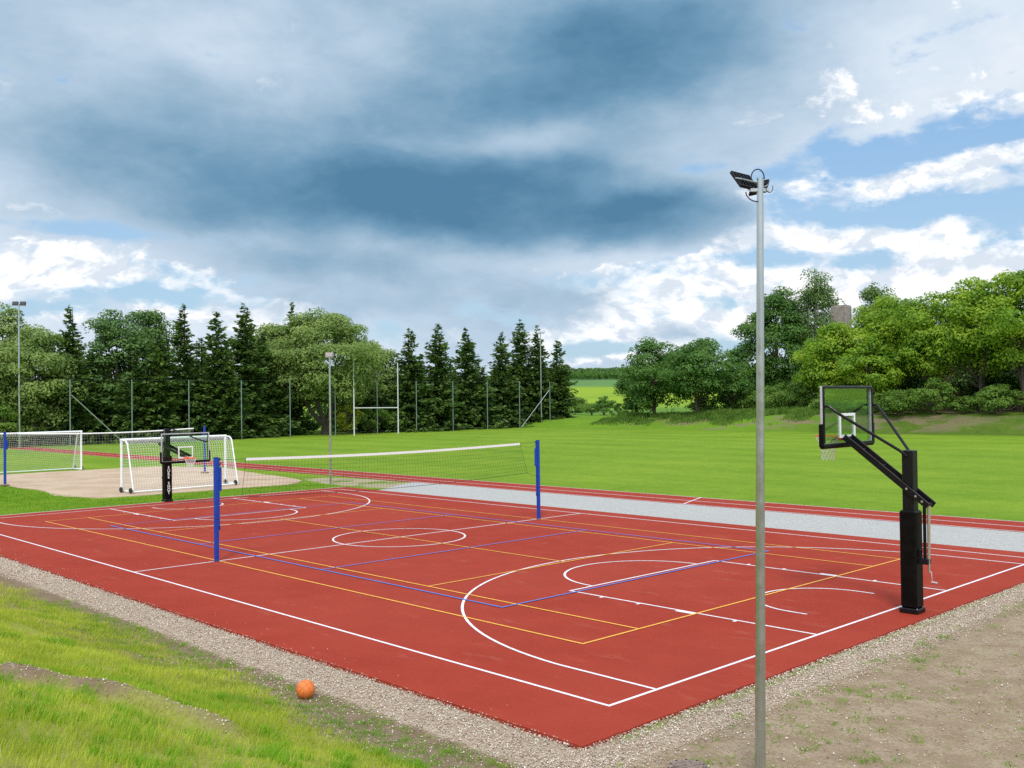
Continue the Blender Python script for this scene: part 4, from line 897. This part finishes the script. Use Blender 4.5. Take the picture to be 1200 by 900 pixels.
# weeds along the crest of the bank
x, y = pts_in(-64, -33, 79.5, 87, 55000); k_ = g.random(len(x)) < sm(.3, .6, vnoise(x, y, 2.2, 41))*sm(79.5, 82.5, y+2*(vnoise(x, y, 3, 42)-.5)); x, y = x[k_], y[k_]
blades('bank_weeds', x, y, H(x, y), .25+.75*g.random(len(x))*sm(80, 85, y), .05+0*x, .4, LM['bush'], 'tall weeds along the far right bank', 'weeds')
def woods(name, r0, r1, n, az0, az1, hh, m, lab):
    r = np.random.default_rng(9+n); a = r.uniform(az0, az1, n); d = r.uniform(r0, r1, n); x = CX+np.sin(a)*d; y = CY+np.cos(a)*d; z = H(x, y); h = hh*r.uniform(.7, 1.25, n); w = h*.55
    per = 46; idx = np.repeat(np.arange(n), per); v = r.normal(0, 1, (n*per, 3)); v /= np.linalg.norm(v, axis=1)[:, None]; rad = r.random(n*per)**.3
    C = np.stack([x[idx]+v[:, 0]*rad*w[idx]*.6, y[idx]+v[:, 1]*rad*w[idx]*.6, z[idx]+h[idx]*(.5+.5*v[:, 2]*rad)], -1)
    o = leaf_obj(name, quads(C, v, h[idx]*.28, r), m, None); return tag(o, lab, 'woods', kind='stuff')
def undergrowth():
    r = np.random.default_rng(77); n = 260; y = r.uniform(8, 92, n); x = r.uniform(-92, -84, n); z = H(x, y); h = r.uniform(3, 6.5, n); w = r.uniform(2, 3.5, n)
    per = 260; idx = np.repeat(np.arange(n), per); v = r.normal(0, 1, (n*per, 3)); v /= np.linalg.norm(v, axis=1)[:, None]; rad = r.random(n*per)**.3
    C = np.stack([x[idx]+v[:, 0]*rad*w[idx]*.6, y[idx]+v[:, 1]*rad*w[idx]*.6, z[idx]+h[idx]*(.5+.5*v[:, 2]*rad)], -1)
    C = C[(np.abs(C[:, 1]-51) > 3.2) | (r.random(len(C)) < .25)]
    o = leaf_obj('undergrowth', quads(C, C*0+np.array([0, 0, .3]), np.full(len(C), .42), r), LM['dark'], None); tag(o, 'dense dark undergrowth behind the far tree row', 'undergrowth', kind='stuff')
undergrowth()
woods('near_woods', 860, 1000, 420, YAW+.0, YAW+.16, 6, LM['oak'], 'light green woods at the foot of the distant ridge')
woods('distant_forest', 1350, 1650, 1500, YAW-.02, YAW+.2, 10, LM['dark'], 'dark forest on the distant ridge')
# ------------------------------------------------------------------ brick building with chimney among the trees
t = empty('brick_building', (-27.5, 99.5, gz(-27.5, 94)), 0, 'old brick building hidden among the maples with a concrete chimney', 'building')
def brick_fn(k, P, bs):
    b = k.n('ShaderNodeTexBrick'); k.put(b.inputs['Vector'], k.comb(k.xyz(P)[0], k.xyz(P)[2])); b.inputs['Scale'].default_value = 4; b.inputs[1].default_value = (.26, .15, .10, 1); b.inputs[2].default_value = (.20, .13, .10, 1); b.inputs[3].default_value = (.3, .28, .25, 1)
    n = k.noise(P, 1.5, 5, .6); return k.mix(k.mul(n, .6), b.outputs[0], (.14, .12, .10)), b.outputs['Fac'], (-.3, .02)
BR = surf('brick', brick_fn)
MB().box((0, 3, 3.0), (28.6, 6, 6.6)).build('wall', BR, t)
rf = MB().mesh([(-14.8, -.5, 6.3), (14.8, -.5, 6.3), (14.8, 3, 8.3), (-14.8, 3, 8.3), (-14.8, 6.5, 6.3), (14.8, 6.5, 6.3)], [(0, 1, 2, 3), (3, 2, 5, 4), (0, 3, 4), (1, 5, 2), (0, 4, 5, 1)]).build('roof', mat('old_roof', (.14, .12, .11), .9, var=.3, vscale=1), t)
CH = mat('weathered_concrete', (.25, .21, .19), .95, var=.25, vscale=1.2, bump=.5, bscale=5)
for i in range(6):
    fr = MB().box((-11+4.2*i, -.03, 2.6), (1.3, .10, 1.6)).build('window', mat('window_dark', (.03, .03, .03), .3), t)
t.location.z = 1.7
b = MB().box((-12.7, 2.2, 9.9), (2.15, 1.6, 7.4), bev=.12); b.build('chimney', CH, rf)
MB().box((-12.7, 2.2, 13.62), (2.0, 1.45, .12), bev=.03).build('chimney_cap', CH, rf)
